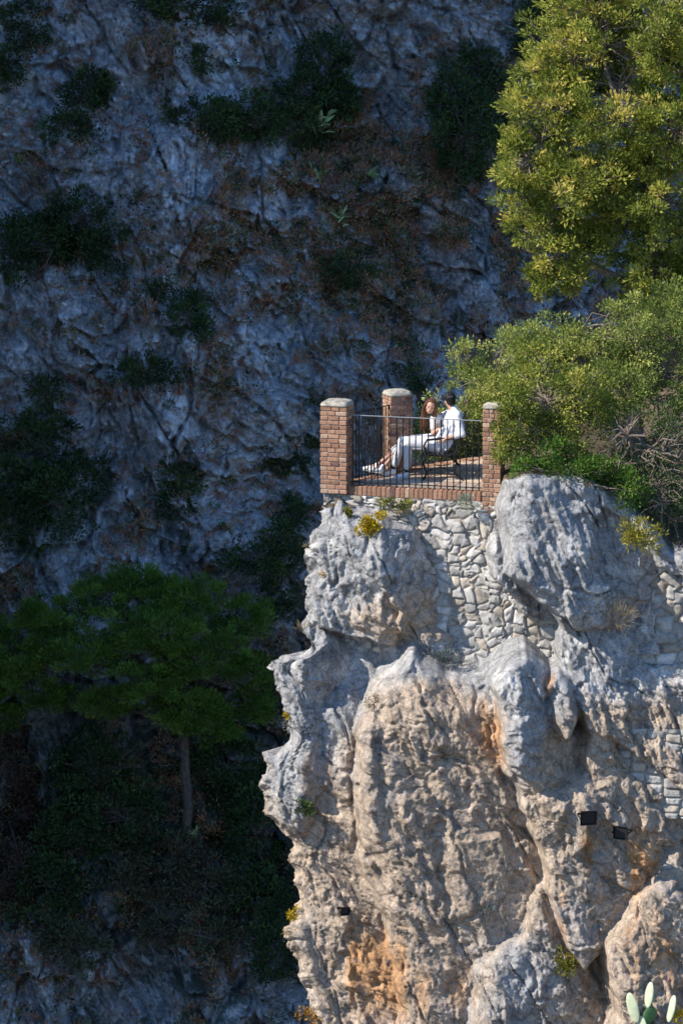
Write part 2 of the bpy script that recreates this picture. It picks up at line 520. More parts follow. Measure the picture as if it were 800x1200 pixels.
def PR(px, py, off=0.0):
    """world point at a pixel, on the cliff reference surface plus an offset"""
    y = -0.5
    for _ in range(6):
        p = P(px, py, y); y = float(ref_y(p.x, p.z)) + off
    return P(px, py, y)

SIL = [(560, 384), (590, 380), (604, 376), (618, 366), (632, 358), (650, 357), (668, 353), (690, 352), (715, 357), (736, 358), (741, 345), (744, 326), (750, 313), (762, 309),
       (776, 321), (792, 327), (815, 330), (840, 331), (850, 322), (868, 306), (885, 302), (905, 300), (930, 301), (945, 310), (960, 320), (968, 334),
       (980, 330), (990, 326), (1000, 333), (1020, 333), (1040, 337), (1060, 336), (1080, 334), (1095, 340), (1120, 346), (1140, 354), (1165, 362), (1190, 370), (1215, 376), (1300, 400), (1500, 430), (1800, 460)]
silw = [PR(x, y, 0.45) for y, x in SIL]
sz = np.array([p.z for p in silw])[::-1]; sxx = np.array([p.x for p in silw])[::-1]
def xL(z): return np.interp(z, sz, sxx) + 0.02 * sstep(0.4, 1.2, -z) + 0.07 * sstep(4, 6, -z)

MASSES = [  # polygon in pixels, offset towards camera (m, negative = nearer), rim radius, tilt x, tilt z
    ([(340, 592), (396, 604), (440, 600), (462, 625), (452, 680), (470, 745), (440, 756), (400, 745), (340, 752)], -0.72, 0.30, 0.0, 0.10),
    ([(432, 606), (480, 620), (515, 660), (552, 738), (535, 772), (470, 768), (420, 745), (440, 690), (425, 650)], -0.48, 0.25, 0.95, -0.10),
    ([(280, 742), (350, 736), (398, 760), (424, 792), (432, 826), (412, 846), (404, 884), (408, 935), (384, 955), (362, 990), (280, 985)], -0.78, 0.35, 1.25, -0.05),
    ([(424, 850), (436, 815), (462, 800), (478, 780), (492, 784), (520, 800), (600, 792), (640, 850), (656, 950), (670, 1010), (654, 1085), (616, 1118), (590, 1210), (580, 1500), (478, 1500), (470, 1130), (446, 1080), (420, 1010), (414, 925)], -0.82, 0.45, 0.38, -0.08),
    ([(300, 960), (362, 985), (404, 952), (420, 1008), (444, 1080), (474, 1124), (484, 1210), (480, 1500), (300, 1500)], -0.45, 0.4, 0.45, 0),
    ([(586, 520), (650, 515), (705, 540), (745, 590), (772, 680), (764, 730), (735, 742), (690, 745), (655, 742), (628, 700), (600, 655), (590, 600)], -0.8, 0.3, 0.48, 0.08),
    ([(576, 628), (598, 640), (616, 668), (640, 712), (660, 750), (640, 742), (612, 716), (586, 668)], -0.36, 0.12, 0.7, 0.1),
    ([(580, 806), (594, 782), (618, 774), (640, 792), (650, 820), (668, 850), (700, 880), (690, 925), (654, 940), (626, 930), (596, 895), (582, 850)], -1.05, 0.26, 1.1, 0.0),
    ([(650, 742), (720, 735), (770, 790), (800, 850), (850, 930), (800, 930), (752, 896), (716, 858), (690, 850), (664, 800)], -0.62, 0.22, 0.35, 0.25),
    ([(642, 812), (656, 798), (672, 812), (674, 838), (660, 858), (645, 846)], -1.1, 0.12, 0.2, 0.2),
    ([(596, 895), (640, 930), (690, 900), (716, 862), (735, 905), (800, 945), (860, 960), (860, 1010), (790, 1012), (735, 1080), (716, 1110), (690, 1140), (664, 1100), (640, 1010), (612, 950)], -0.72, 0.3, 0.3, -0.02),
    ([(664, 930), (684, 930), (700, 985), (676, 1010), (650, 975)], -0.98, 0.12, -0.2, 0.2),
    ([(716, 1104), (744, 1070), (790, 1008), (900, 990), (920, 1500), (740, 1500), (722, 1200)], -0.95, 0.45, 0.4, 0.2),
    ([(552, 1130), (600, 1105), (640, 1030), (668, 1080), (694, 1140), (724, 1190), (745, 1500), (555, 1500)], -0.55, 0.32, 0.35, 0.05),
    ([(440, 748), (500, 742), (560, 766), (590, 790), (560, 812), (480, 800), (430, 790)], -0.16, 0.3, 0.1, -0.5),
    ([(460, 806), (480, 776), (496, 786), (508, 830), (490, 880), (462, 930), (444, 990), (424, 940), (424, 860)], -1.0, 0.18, 0.9, 0.0),
    ([(760, 786), (880, 780), (880, 862), (790, 860)], -0.40, 0.2, 0.3, 0.2),
    ([(722, 690), (765, 690), (770, 775), (728, 770)], -0.42, 0.15, 0.2, 0.2),
    ([(738, 604), (860, 596), (860, 668), (800, 678), (765, 670)], -0.50, 0.2, 0.3, 0.2),
    ([(785, 560), (840, 560), (860, 700), (800, 690), (788, 620)], -0.55, 0.25, 0.2, 0.1),
    ([(696, 845), (720, 866), (716, 905), (700, 925), (685, 900)], -0.8, 0.12, 0.3, 0),
]
def cliff_y(x, z):
    wx = x + 0.11 * ffbm(x * 1.2, z * 1.2, 4, .55, 61); wz = z + 0.11 * ffbm(x * 1.2 + 7, z * 1.2, 4, .55, 62)
    r = ref_y(x, z)
    y = r + 0.30 - 0.62 * sstep(2.3, 3.3, -z) + 0.20 * (x - 2) + 0.10 * fbm(x, z, x * 0, 3, 64)
    mid = np.full(x.shape, -1)
    for k, (poly, off, R, tx, tz) in enumerate(MASSES):
        w = [PR(a, b, off) for a, b in poly]
        pw = [(p.x, p.z) for p in w]
        xs = [max(p[0], -1.6) for p in pw]; zs = [max(p[1], -9) for p in pw]
        cx, cz = sum(xs) / len(xs), sum(zs) / len(zs)
        d = polydist(wx, wz, pw)
        q = np.clip(d / R, 0, 1)
        yy = r + off + np.clip(tx * (x - cx), -.34, .7) + np.clip(tz * (z - cz), -.35, .35) + R * 0.7 * (0.5 * (1 - q) ** 1.3 + 0.5 * (1 - np.sqrt(np.clip(1 - (1 - q) ** 2, 0, 1))))
        yy = np.where(d > 0, yy, 1e3)
        mid = np.where(yy < y, k, mid)
        y = np.minimum(y, yy)
    return y, mid

def ztop(x):
    t = np.interp(x, [-3, 2.26, 2.44, 2.75, 3.6, 4.3, 4.9, 9], [-0.27, -0.27, 0.30, 0.42, 0.36, 0.0, -0.75, -0.85])
    return t

# rows go down from the rim, columns go right from the left silhouette
v = axis([(0, 9.3, 0.0165), (9.3, 12, 0.12), (12, 41, 1.0)])
u = np.concatenate([np.linspace(0, 1, 34, endpoint=False) ** 2 * 0.5, axis([(0.5, 7.1, 0.0165), (7.1, 14, 0.35)])])
UU, VV = np.meshgrid(u, v)
X0 = UU + 0.0
def xcol(Z):
    w_ = sstep(0.3, 3.4, X0)
    return xL(Z) * (1 - w_) - 0.45 * w_ + X0
Z = -0.27 - VV
for _ in range(3):
    XX = xcol(Z)
    Z = -0.27 - VV + (ztop(XX) + 0.27) * np.clip(1 - VV / 2.6, 0, 1)
XX = xcol(Z)
# the rock masses are laid out on a regular x-z grid, softened there, then read off
HG = 0.0175
hx = np.arange(-2.2, 9.2, HG); hz = np.arange(-12.5, 0.9, HG)
HX, HZ = np.meshgrid(hx, hz)
HY, HM = cliff_y(HX, HZ)
KS = 6.5 * HG
for _ in range(2):
    for j in range(HY.shape[1] - 2, -1, -1): HY[:, j] = np.minimum(HY[:, j], HY[:, j + 1] + KS)
    for j in range(1, HY.shape[1]): HY[:, j] = np.minimum(HY[:, j], HY[:, j - 1] + KS)
    for i in range(HY.shape[0] - 2, -1, -1): HY[i] = np.minimum(HY[i], HY[i + 1] + KS)
    for i in range(1, HY.shape[0]): HY[i] = np.minimum(HY[i], HY[i - 1] + KS)
for _ in range(3):
    HY[1:-1, 1:-1] = (HY[1:-1, 1:-1] * 2 + HY[:-2, 1:-1] + HY[2:, 1:-1] + HY[1:-1, :-2] + HY[1:-1, 2:]) / 6
fi = np.clip((XX + 2.2) / HG, 0, len(hx) - 1.001); fj = np.clip((Z + 12.5) / HG, 0, len(hz) - 1.001)
i0 = fi.astype(int); j0 = fj.astype(int); ai = fi - i0; aj = fj - j0
YY = (HY[j0, i0] * (1 - ai) + HY[j0, i0 + 1] * ai) * (1 - aj) + (HY[j0 + 1, i0] * (1 - ai) + HY[j0 + 1, i0 + 1] * ai) * aj
YY = YY + ref_y(XX, Z) - ref_y(np.clip(XX, -2.2, 9.2), np.clip(Z, -12.5, 0.9))
MID = HM[j0, i0]
RS = 0.12 + 0.38 * sstep(0.3, 1.3, -Z) - 0.22 * np.exp(-((Z + 3.4) / 1.3) ** 2)
q = np.clip(X0 / RS, 0, 1)
YY = YY + RS * 1.0 * (1 - np.sqrt(np.clip(1 - (1 - q) ** 2, 0, 1)))
qt = np.clip(VV / 0.22, 0, 1)
rockside = sstep(2.3, 2.5, XX)
YY = YY + rockside * 0.22 * (1 - np.sqrt(np.clip(1 - (1 - qt) ** 2, 0, 1)))
# detail relief along the surface normal
Pm = np.stack([XX, YY, Z], -1)
def gnormals(Pm):
    du = np.gradient(Pm, axis=1); dv = np.gradient(Pm, axis=0)
    n = np.cross(dv, du)
    n /= np.linalg.norm(n, axis=-1, keepdims=True) + 1e-9
    s = np.sign(n[..., 1:2]); s[s == 0] = 1
    return n * -s
N0 = gnormals(Pm)
x, y, z = Pm[..., 0], Pm[..., 1], Pm[..., 2]
wx = x + 0.12 * fbm(x * 2.2, x * 0, z * 2.2, 2, 71); wz = z + 0.12 * fbm(x * 2.2 + 5, x * 0, z * 2.2, 2, 72)
sl_x = wx + 0.5 * wz      # features lean a little, as the bedding does
rug = 0.6 + 0.5 * fbm(x * 0.9, x * 0, z * 0.9, 2, 70)
sil = sstep(0.50, 0.12, X0); ya = y * 0.5 * sil; y3 = y * sil
calm = np.where((MID == 3) | (MID == 12) | (MID == 5), 0.7, 1.0)
for _ in range(12):
    calm[1:-1, 1:-1] = (calm[1:-1, 1:-1] + calm[:-2, 1:-1] + calm[2:, 1:-1] + calm[1:-1, :-2] + calm[1:-1, 2:]) / 5
D = calm * 0.15 * ffbm((sl_x + ya) * 0.95, wz * 0.62 + ya, 8, 0.66, 73)
D = D + 0.055 * ffbm((sl_x + ya) * 2.6, wz * 1.5 + ya, 5, 0.6, 74, ridge=1.0) * np.clip(rug, 0.15, 1.2)
D = D + 0.10 * facets(sl_x * 1.25 + .15 * ffbm(x * 2, z * 2, 3, .6, 95), wz * 0.75 + .15 * ffbm(x * 2, z * 2, 3, .6, 96), 90, 1.5, 0.40)
D = D + 0.065 * facets(sl_x * 3.3 + .2 * ffbm(x * 4, z * 4, 3, .6, 97), wz * 2.2 + .2 * ffbm(x * 4, z * 4, 3, .6, 98), 91, 1.3, 0.15) * np.clip(rug, 0.2, 1.2)
D = D + 0.022 * rug * fbm((sl_x + ya) * 12, y3 * 3, wz * 9, 3, 76, 0.7)
pit = fbm(x * 9, y3 * 3, z * 9, 2, 80)
D = D - 0.02 * sstep(0.35, 0.6, pit)
crk = np.abs(ffbm((x + 0.55 * z) * 0.9 + ya, (z - .3 * x) * 0.32, 3, .4, 85)); crm = sstep(-0.1, 0.3, fbm(x * .8, y3, z * .8, 2, 86))
D = D - 0.09 * crm * (1 - sstep(0.0, 0.022, crk))
# long cracks and vertical fluting on the white boulder
fl = np.exp(-(((x - 3.45) / 0.85) ** 2 + ((z + 0.9) / 1.3) ** 2))
D = D + fl * 0.11 * fbm((x + 0.40 * z) * 5, y3, z * 1.0, 3, 78, ridged=True)
att = 0.05 + 0.95 * sstep(0.22, 0.72, np.abs(N0[..., 1]))
att = att + (1 - att) * sstep(0.5, 0.25, X0)
for _ in range(3):
    att[1:-1, 1:-1] = (att[1:-1, 1:-1] * 2 + att[:-2, 1:-1] + att[2:, 1:-1] + att[1:-1, :-2] + att[1:-1, 2:]) / 6
wn_ = np.maximum(0.10 * att ** 2, sstep(0.50, 0.12, X0))[..., None]
DIR = N0 * wn_ + np.array([0, -1.0, 0]) * (1 - wn_)
Dm = D * (att * .8 + .2)
Dm = np.where(sil > 0.3, np.clip(Dm, -0.12, 0.13), Dm)
Pm = Pm + DIR * Dm[..., None]
# colours: grey skin where weathered, also darkened to stand for shade, tan and orange where fresh or under overhangs
PXc, PYc = pix(Pm)
n1 = fbm(x * 1.1, y, z * 0.8, 4, 81); n2 = fbm(x * 4, y * 4, z * 3, 3, 82); n3 = fbm(x * 14, y * 14, z * 12, 2, 83)
streak = fbm(x * 5.5, y * 3, z * 0.7, 3, 84)
def blob(px, py, rx, ry): return np.exp(-(((PXc - px) / rx) ** 2 + ((PYc - py) / ry) ** 2))
grey = np.array([0.31, 0.305, 0.30]); white = np.array([0.58, 0.56, 0.53]); tan = np.array([0.46, 0.36, 0.27]); orange = np.array([0.52, 0.27, 0.11]); darkg = np.array([0.13, 0.135, 0.145])
tanm = 0.62 * sstep(760, 880, PYc) + 0.7 * blob(500, 720, 50, 40) + 0.9 * blob(500, 840, 60, 50) + 0.6 * blob(420, 725, 60, 30) + 0.7 * blob(500, 1000, 90, 120) + 0.8 * blob(730, 870, 60, 40) + 0.7 * blob(770, 1100, 60, 60) + 0.5 * blob(735, 700, 30, 40) + .5 * blob(620, 690, 26, 40)
greym = 0.9 * blob(350, 850, 55, 100) + 0.9 * blob(640, 600, 70, 90) + 0.6 * blob(460, 960, 40, 60) + 0.7 * blob(610, 880, 25, 80) + 0.6 * blob(780, 1080, 16, 60) + 0.6 * blob(620, 1140, 50, 60) + 0.6 * blob(420, 640, 60, 60) + .5 * blob(720, 780, 40, 40) + .6 * blob(500, 775, 80, 20)
tm = sstep(0.10, 0.85, 0.02 + tanm - greym * 0.9 + 0.45 * n1 + 0.25 * n2)
om = sstep(0.30, 1.15, 1.0 * blob(430, 1120, 34, 60) + 0.7 * blob(500, 1160, 90, 60) + 0.9 * blob(570, 860, 30, 50) + 1.0 * blob(690, 995, 14, 34) + 1.0 * blob(750, 1000, 28, 60) + 0.8 * blob(770, 1130, 50, 50) + 0.6 * blob(660, 1080, 20, 50) + 0.9 * blob(643, 800, 12, 16) + .6 * blob(375, 905, 24, 30) + 0.55 * streak + 0.25 * n2)
wm = sstep(-0.1, 0.45, n2 + 0.2 * n1 + 0.3 * n3) * 0.75
dm = sstep(0.22, 0.55, n3 * 0.6 + n2 * 0.5 + streak * 0.35) * 0.6
wm = wm * (1 - 0.55 * sstep(0.2, 0.8, greym))  # less white in the grey zones: weathered skin plus painted shade
c = grey * (1 - wm[..., None]) + white * wm[..., None]
c = c * (1 - tm[..., None]) + (tan * (0.9 + 0.25 * n2[..., None])) * tm[..., None]
c = c * (1 - om[..., None] * 0.85) + orange * (0.9 + 0.3 * n2[..., None]) * om[..., None] * 0.85
c = c * (1 - dm[..., None]) + darkg * dm[..., None]
# the flanks: back edge column strip and the rim going back
cols_b = 26
kb = np.linspace(0, 1, cols_b + 1)[1:][::-1]
Lp = Pm[:, :1, :]
back = np.repeat(Lp, cols_b, 1).copy()
back[..., 1] += (kb ** 1.3 * 9)[None, :]
back[..., 0] += (kb ** 1.3 * 7.5)[None, :]
nb = fbm(back[..., 0] * 1.2, back[..., 1] * 1.2, back[..., 2] * 1.2, 4, 91)
back[..., 0] += nb * 0.35 * np.minimum(kb * 4, 1)[None, :]
Pm = np.concatenate([back, Pm], 1)
c = np.concatenate([np.repeat(c[:, :1], cols_b, 1) * (0.95 + 0.2 * nb[..., None]), c], 1)
rows_b = 14
kr = np.linspace(0, 1, rows_b + 1)[1:][::-1]
top = np.repeat(Pm[:1], rows_b, 0).copy()
ext = np.maximum(0.03, top[0, :, 0] + 0.12 - top[0, :, 1]) + 4.5 * sstep(2.3, 3.2, top[0, :, 0])
ext[:cols_b] = 0.02
top[..., 1] += (kr ** 1.3)[:, None] * np.minimum(ext, 7)[None, :]
rs = sstep(2.35, 2.7, top[..., 0])
top[..., 2] += rs * (kr * 1.6)[:, None] * sstep(2.3, 6, top[..., 0]) + 0.05 * rs * fbm(top[..., 0] * 3, top[..., 1] * 3, top[..., 2], 3, 92)
c[:] = c
low = top[:1].copy(); low[..., 1] += 0.3; low[..., 2] = -14
top = np.concatenate([low, top], 0)
Pm = np.concatenate([top, Pm], 0)
earth = np.array([0.13, 0.10, 0.065]) * (1 + 0.3 * fbm(top[..., 0] * 4, top[..., 1] * 4, top[..., 2] * 0, 3, 93))[..., None]
c = np.concatenate([earth, c], 0)
cl = mesh("cliff", Pm.reshape(-1, 3), gridfaces(*Pm.shape[:2])[:, ::-1], M['rock'], None, False, col=np.clip(c.reshape(-1, 3), 0.02, 0.8))
tag(cl, "sunlit grey and orange limestone cliff carrying the brick terrace", "cliff", None, "structure")
CLP = Pm; CPX, CPY = pix(Pm)
def cliff_at(px, py):
    # nearest surface point at that pixel
    d2 = (CPX - px) ** 2 + (CPY - py) ** 2
    idx = np.argsort(d2, axis=None)[:12]
    pts = CLP.reshape(-1, 3)[idx]
    return Vector(pts[np.argmin(pts[:, 1])])

# ---------------------------------------------------------------- masonry walls
def stone_wall(name, px0, px1, py0, py1, off, cw, chh, seed, label, group, p=2.6, squareness=0.95, warp=0.10, base_y=None, clipf=None):
    a = PR(px0, py0, off); b = PR(px1, py1, off)
    xs = np.arange(a.x, b.x, 0.0115); zs = np.arange(a.z, b.z, -0.0115)
    X, Zz = np.meshgrid(xs, zs)
    wx = X + warp * fbm(X * 3, Zz * 3, X * 0, 2, seed); wz = Zz + warp * fbm(X * 3 + 4, Zz * 3, X * 0, 2, seed + 1)
    # size of the stones changes across the wall
    f1, f2, i, ox, oz = worley(wx / cw, wz / chh + 0.37 * np.floor(wx / cw), seed, p, squareness)
    e = f2 - f1
    prof = 1 - (1 - np.clip(e / 0.5, 0, 1)) ** 2.2
    h = 0.046 * prof + (rnd(i, 3) - 0.3) * 0.055 * sstep(0, 0.1, e) + 0.03 * (rnd(i, 4) - 0.5) * ox + 0.05 * (rnd(i, 5) - 0.5) * oz
    h += 0.016 * fbm(X * 8, Zz * 8, X * 0, 3, seed + 2) + 0.012 * facets(wx * 11, wz * 11, seed + 3)
    Y = ref_y(X, Zz) + off - h
    st = np.stack([0.25 + 0.25 * rnd(i, 6) ** 1.3] * 3, -1) * np.array([1.05, 0.99, 0.90])
    warm = (rnd(i, 7) > 0.72)[..., None]
    st = np.where(warm, st * np.array([1.04, 0.95, 0.84]), st)
    m = sstep(0.03, 0.12, e)[..., None]
    cc = st * m + np.array([0.34, 0.31, 0.27]) * (1 - m)
    cc *= (1 + 0.18 * fbm(X * 10, Zz * 10, X * 0, 3, seed + 4))[..., None]
    r, cn = X.shape
    Pt = np.stack([X, Y, Zz], -1)
    # close it: a back face and edges, so it is a real wall
    bk = Pt.copy(); bk[..., 1] = ref_y(X, Zz) + off + 0.35
    vv = np.concatenate([Pt.reshape(-1, 3), bk.reshape(-1, 3)[[0, cn - 1, (r - 1) * cn, r * cn - 1]]])
    fs = gridfaces(r, cn)[:, ::-1]
    n0 = r * cn
    extra = []
    o = mesh(name, vv, fs, M['masonry'], None, False, col=np.concatenate([cc.reshape(-1, 3), np.full((4, 3), 0.3)]))
    return tag(o, label, "wall", group)

stone_wall("retaining_wall", 379, 690, 578, 812, 0.0, 0.20, 0.14, 101,
           "rough grey rubble stone wall under the brick terrace edge", "dry stone walls on the cliff")
stone_wall("retaining_wall", 745, 850, 662, 806, -0.12, 0.25, 0.18, 131,
           "patch of rubble wall at the right edge beside the white boulder", "dry stone walls on the cliff")
stone_wall("retaining_wall", 700, 850, 852, 960, -0.42, 0.24, 0.13, 151,
           "squared block wall patch wedged beneath the diagonal rock slab", "dry stone walls on the cliff", p=6.0, squareness=0.35, warp=0.03)

# ---------------------------------------------------------------- terrace
FD = Vector((0.9578, -0.2873, 0))        # front edge direction
FN = Vector((-0.2873, -0.9578, 0))       # outward normal of the front edge
A0 = Vector((P(395, 575, 0.0).x, 0.10, 0))
C0 = A0 + FD * 2.46
B0 = Vector((0.865, 1.32, 0))
FA = math.atan2(FD.y, FD.x)
def brickcol():
    t = random.random()
    c = Vector((0.38, 0.215, 0.135)).lerp(Vector((0.27, 0.14, 0.085)), t)
    if random.random() < 0.16: c = Vector((0.44, 0.29, 0.20))
    if random.random() < 0.08: c = Vector((0.17, 0.09, 0.075))
    return tuple(c * random.uniform(0.85, 1.12))

def pillar(base, ang, w, h0, h1, label, capc=0):
    root = empty("brick_pillar", base, label, "pillar", "brick pillars of the terrace")
    root.rotation_euler = (0, 0, 0)
    m = MB(); R = rotz(ang)
    b = Vector(base)
    m.col = (0.30, 0.235, 0.185)
    m.box(b + Vector((0, 0, (h0 + h1) / 2)), (w - 0.026, w - 0.026, h1 - h0 - 0.004), R)
    course = 0.068
    n = int((h1 - h0) / course)
    course = (h1 - h0) / n
    for k in range(n):
        z = h0 + (k + 0.5) * course
        for side in range(4):
            RR = rotz(ang + side * math.pi / 2)
            half = k % 2
            L = w - (0.12 if half else 0.0)       # overlap corners alternately
            xs = [-w / 2, w / 2 - 0.115] if not half else [-w / 2 + 0.115, w / 2]
            cuts = [xs[0]] + ([xs[0] + (xs[1] - xs[0]) * (0.62 if k % 4 < 2 else 0.38)]) * 0 + [xs[0] + (xs[1] - xs[0]) * (0.60 if (k // 2) % 2 else 0.42)] + [xs[1]]
            for a_, b_ in zip(cuts[:-1], cuts[1:]):
                m.col = brickcol()
                jit = random.uniform(-0.005, 0.004)
                c_ = RR @ Vector(((a_ + b_) / 2, -w / 2 + 0.055 + jit, 0))
                m.box(b + c_ + Vector((0, 0, z + random.uniform(-.002, .002))), (b_ - a_ - 0.011, 0.11, course - 0.014), RR @ rotz(random.uniform(-.008, .008)), 0.006)
    m.build("shaft", M['brick'], root, False, True)
    # lichen covered cap, square with a low domed top
    m2 = MB()
    n_, rings = 32, 9
    vs, fs = [], []
    wc = w / 2 + 0.012
    prof = [(0.0, 0.97), (0.012, 1.0), (0.028, 1.0), (0.036, 0.96)] + [(0.036 + 0.06 * math.sin(a), 0.96 * math.cos(a) ** 0.8 + 0.0) for a in (0.25, 0.5, 0.8, 1.1, 1.35, 1.52)]
    for hh, s_ in prof:
        for k in range(n_):
            t = 2 * math.pi * (k + 0.5) / n_
            ct, stt = math.cos(t), math.sin(t)
            e = 0.30 if s_ > 0.8 else 0.45
            x_ = math.copysign(abs(ct) ** e, ct); y_ = math.copysign(abs(stt) ** e, stt)
            vs.append(b + R @ Vector((x_ * wc * s_, y_ * wc * s_, h1 + hh + random.uniform(-.003, .003))))
    for r in range(len(prof) - 1):
        for k in range(n_):
            q_ = (k + 1) % n_
            fs.append((r * n_ + k, r * n_ + q_, (r + 1) * n_ + q_, (r + 1) * n_ + k))
    fs.append(tuple(range(n_ - 1, -1, -1))); fs.append(tuple((len(prof) - 1) * n_ + k for k in range(n_)))
    m2.add(vs, fs)
    m2.build("cap", M['cap'], root, True)
    return root

pillar(A0, FA, 0.42, -0.10, 1.24, "brick pillar at the outer left corner with a pale domed cap")
pillar(B0, math.radians(20), 0.37, -0.10, 1.215, "brick pillar behind the seated couple's feet, mossy green cap")
pillar(C0 + FD * 0.0, FA, 0.29, -0.32, 1.30, "brick pillar half hidden by the leafy bush right of the railing")

# floor: slab with clay tiles and pale joints
floor_poly = [A0 - FN * 0.0, C0, Vector((3.6, 0.2, 0)), Vector((3.7, 2.7, 0)), Vector((2.2, 2.75, 0)), B0 + Vector((0.05, 0.1, 0))]
m = MB()
vs = [Vector((p.x, p.y, -0.0)) for p in floor_poly]; nb_ = len(vs)
m.col = (0.40, 0.33, 0.26)
m.add(vs + [v_ - Vector((0, 0, 0.25)) for v_ in vs], [tuple(range(nb_))] + [(i, i + nb_, (i + 1) % nb_ + nb_, (i + 1) % nb_) for i in range(nb_)] + [tuple(range(2 * nb_ - 1, nb_ - 1, -1))])
for o_ in m.v: pass
fl_o = m.build("paving", M['pave'], None, False, True)
tag(fl_o, "terrace slab of pale mortar and clay tiles", "paving", None, "structure")
m = MB()
T = 0.30
R = rotz(FA)
def inside(p):
    d = polydist(np.array([p.x]), np.array([p.y]), [(q_.x, q_.y) for q_ in floor_poly])[0]
    return d
for i in range(-1, 14):
    for j in range(-1, 12):
        c_ = A0 + R @ Vector((i * T + 0.1, j * T + 0.16 + 0.0, 0))
        if inside(c_) > T * 0.55:
            k = random.random()
            m.col = tuple(Vector((0.60, 0.50, 0.40)).lerp(Vector((0.50, 0.34, 0.24)), k) * random.uniform(0.9, 1.15))
            m.box(c_ + Vector((0, 0, 0.006)), (T - 0.016, T - 0.016, 0.016), R, 0.003)
tl = m.build("floor_tiles", M['pave'], None, False, True)
tag(tl, "square clay floor tiles of the terrace", "paving", None, "structure")

# brick curb under the front railing: a soldier course, and the left one
def curb(p0, p1, label, h=0.14, n_in=None):
    d = (p1 - p0); L = d.length; d.normalize(); a = math.atan2(d.y, d.x); R = rotz(a)
    m = MB(); m.col = (0.36, 0.32, 0.27)
    mid = (p0 + p1) / 2
    m.box(mid + Vector((0, 0, -h / 2 + 0.008)), (L, 0.175, h - 0.012), R)
    n = int(L / 0.072)
    for i in range(n):
        c_ = p0 + d * ((i + 0.5) * L / n)
        m.col = brickcol()
        m.box(c_ + Vector((0, 0, -h / 2 + 0.02 + random.uniform(-.003, .003))), (L / n - 0.012, 0.20 + random.uniform(-.006, .006), h), R, 0.005)
    o = m.build("brick_curb", M['brick'], None, False, True)
    return tag(o, label, "curb", "brick curbs of the terrace")
curb(A0 + FD * 0.21 + FN * 0.02, C0 - FD * 0.17 + FN * 0.02, "front edging of upright bricks below the long railing")
LD = (B0 - A0).normalized(); LNn = Vector((-LD.y, LD.x, 0))
curb(A0 + LD * 0.26, B0 - LD * 0.22, "short brick edging below the side railing", 0.14)

# railings
def railing(p0, p1, n, h, label, z0=0.03, knob=True, top_m='steel'):
    root = empty("iron_railing", (p0.x, p0.y, 0), label, "railing", "iron railings of the terrace")
    d = (p1 - p0); L = d.length; d.normalize(); R = rotz(math.atan2(d.y, d.x)); mid = (p0 + p1) / 2
    m = MB(); m.box(mid + Vector((0, 0, h)), (L, 0.034, 0.012), R, 0.003); m.build("top_rail", M[top_m], root)
    m = MB(); m.box(mid + Vector((0, 0, z0 + 0.045)), (L, 0.03, 0.014), R, 0.003); m.build("bottom_rail", M['iron'], root)
    for i in range(n):
        c_ = p0 + d * ((i + 0.5) * L / n)
        m = MB()
        lean = random.uniform(-0.004, 0.004)
        m.tube([c_ + Vector((0, 0, z0)), c_ + Vector((lean, 0, h - 0.004))], 0.0095, 6)
        m.build("baluster", M['iron'], root)
    return root
fr = railing(A0 + FD * 0.205 + FN * 0.03, C0 - FD * 0.17 + FN * 0.03, 21, 1.10, "long black iron railing with thin bars in front of the couple")
lr = railing(A0 + LD * 0.22, B0 - LD * 0.19, 15, 1.08, "short close barred railing between the two left pillars", top_m='iron')

# low kerb wall at the back of the terrace, under the hedge
m = MB(); p0, p1 = B0 + Vector((0.2, 0.25, 0)), Vector((3.3, 2.75, 0))
curb(B0 + Vector((0.12, 0.16, 0)), Vector((2.25, 2.72, 0)), "rear edging of bricks along the hedge", 0.14)

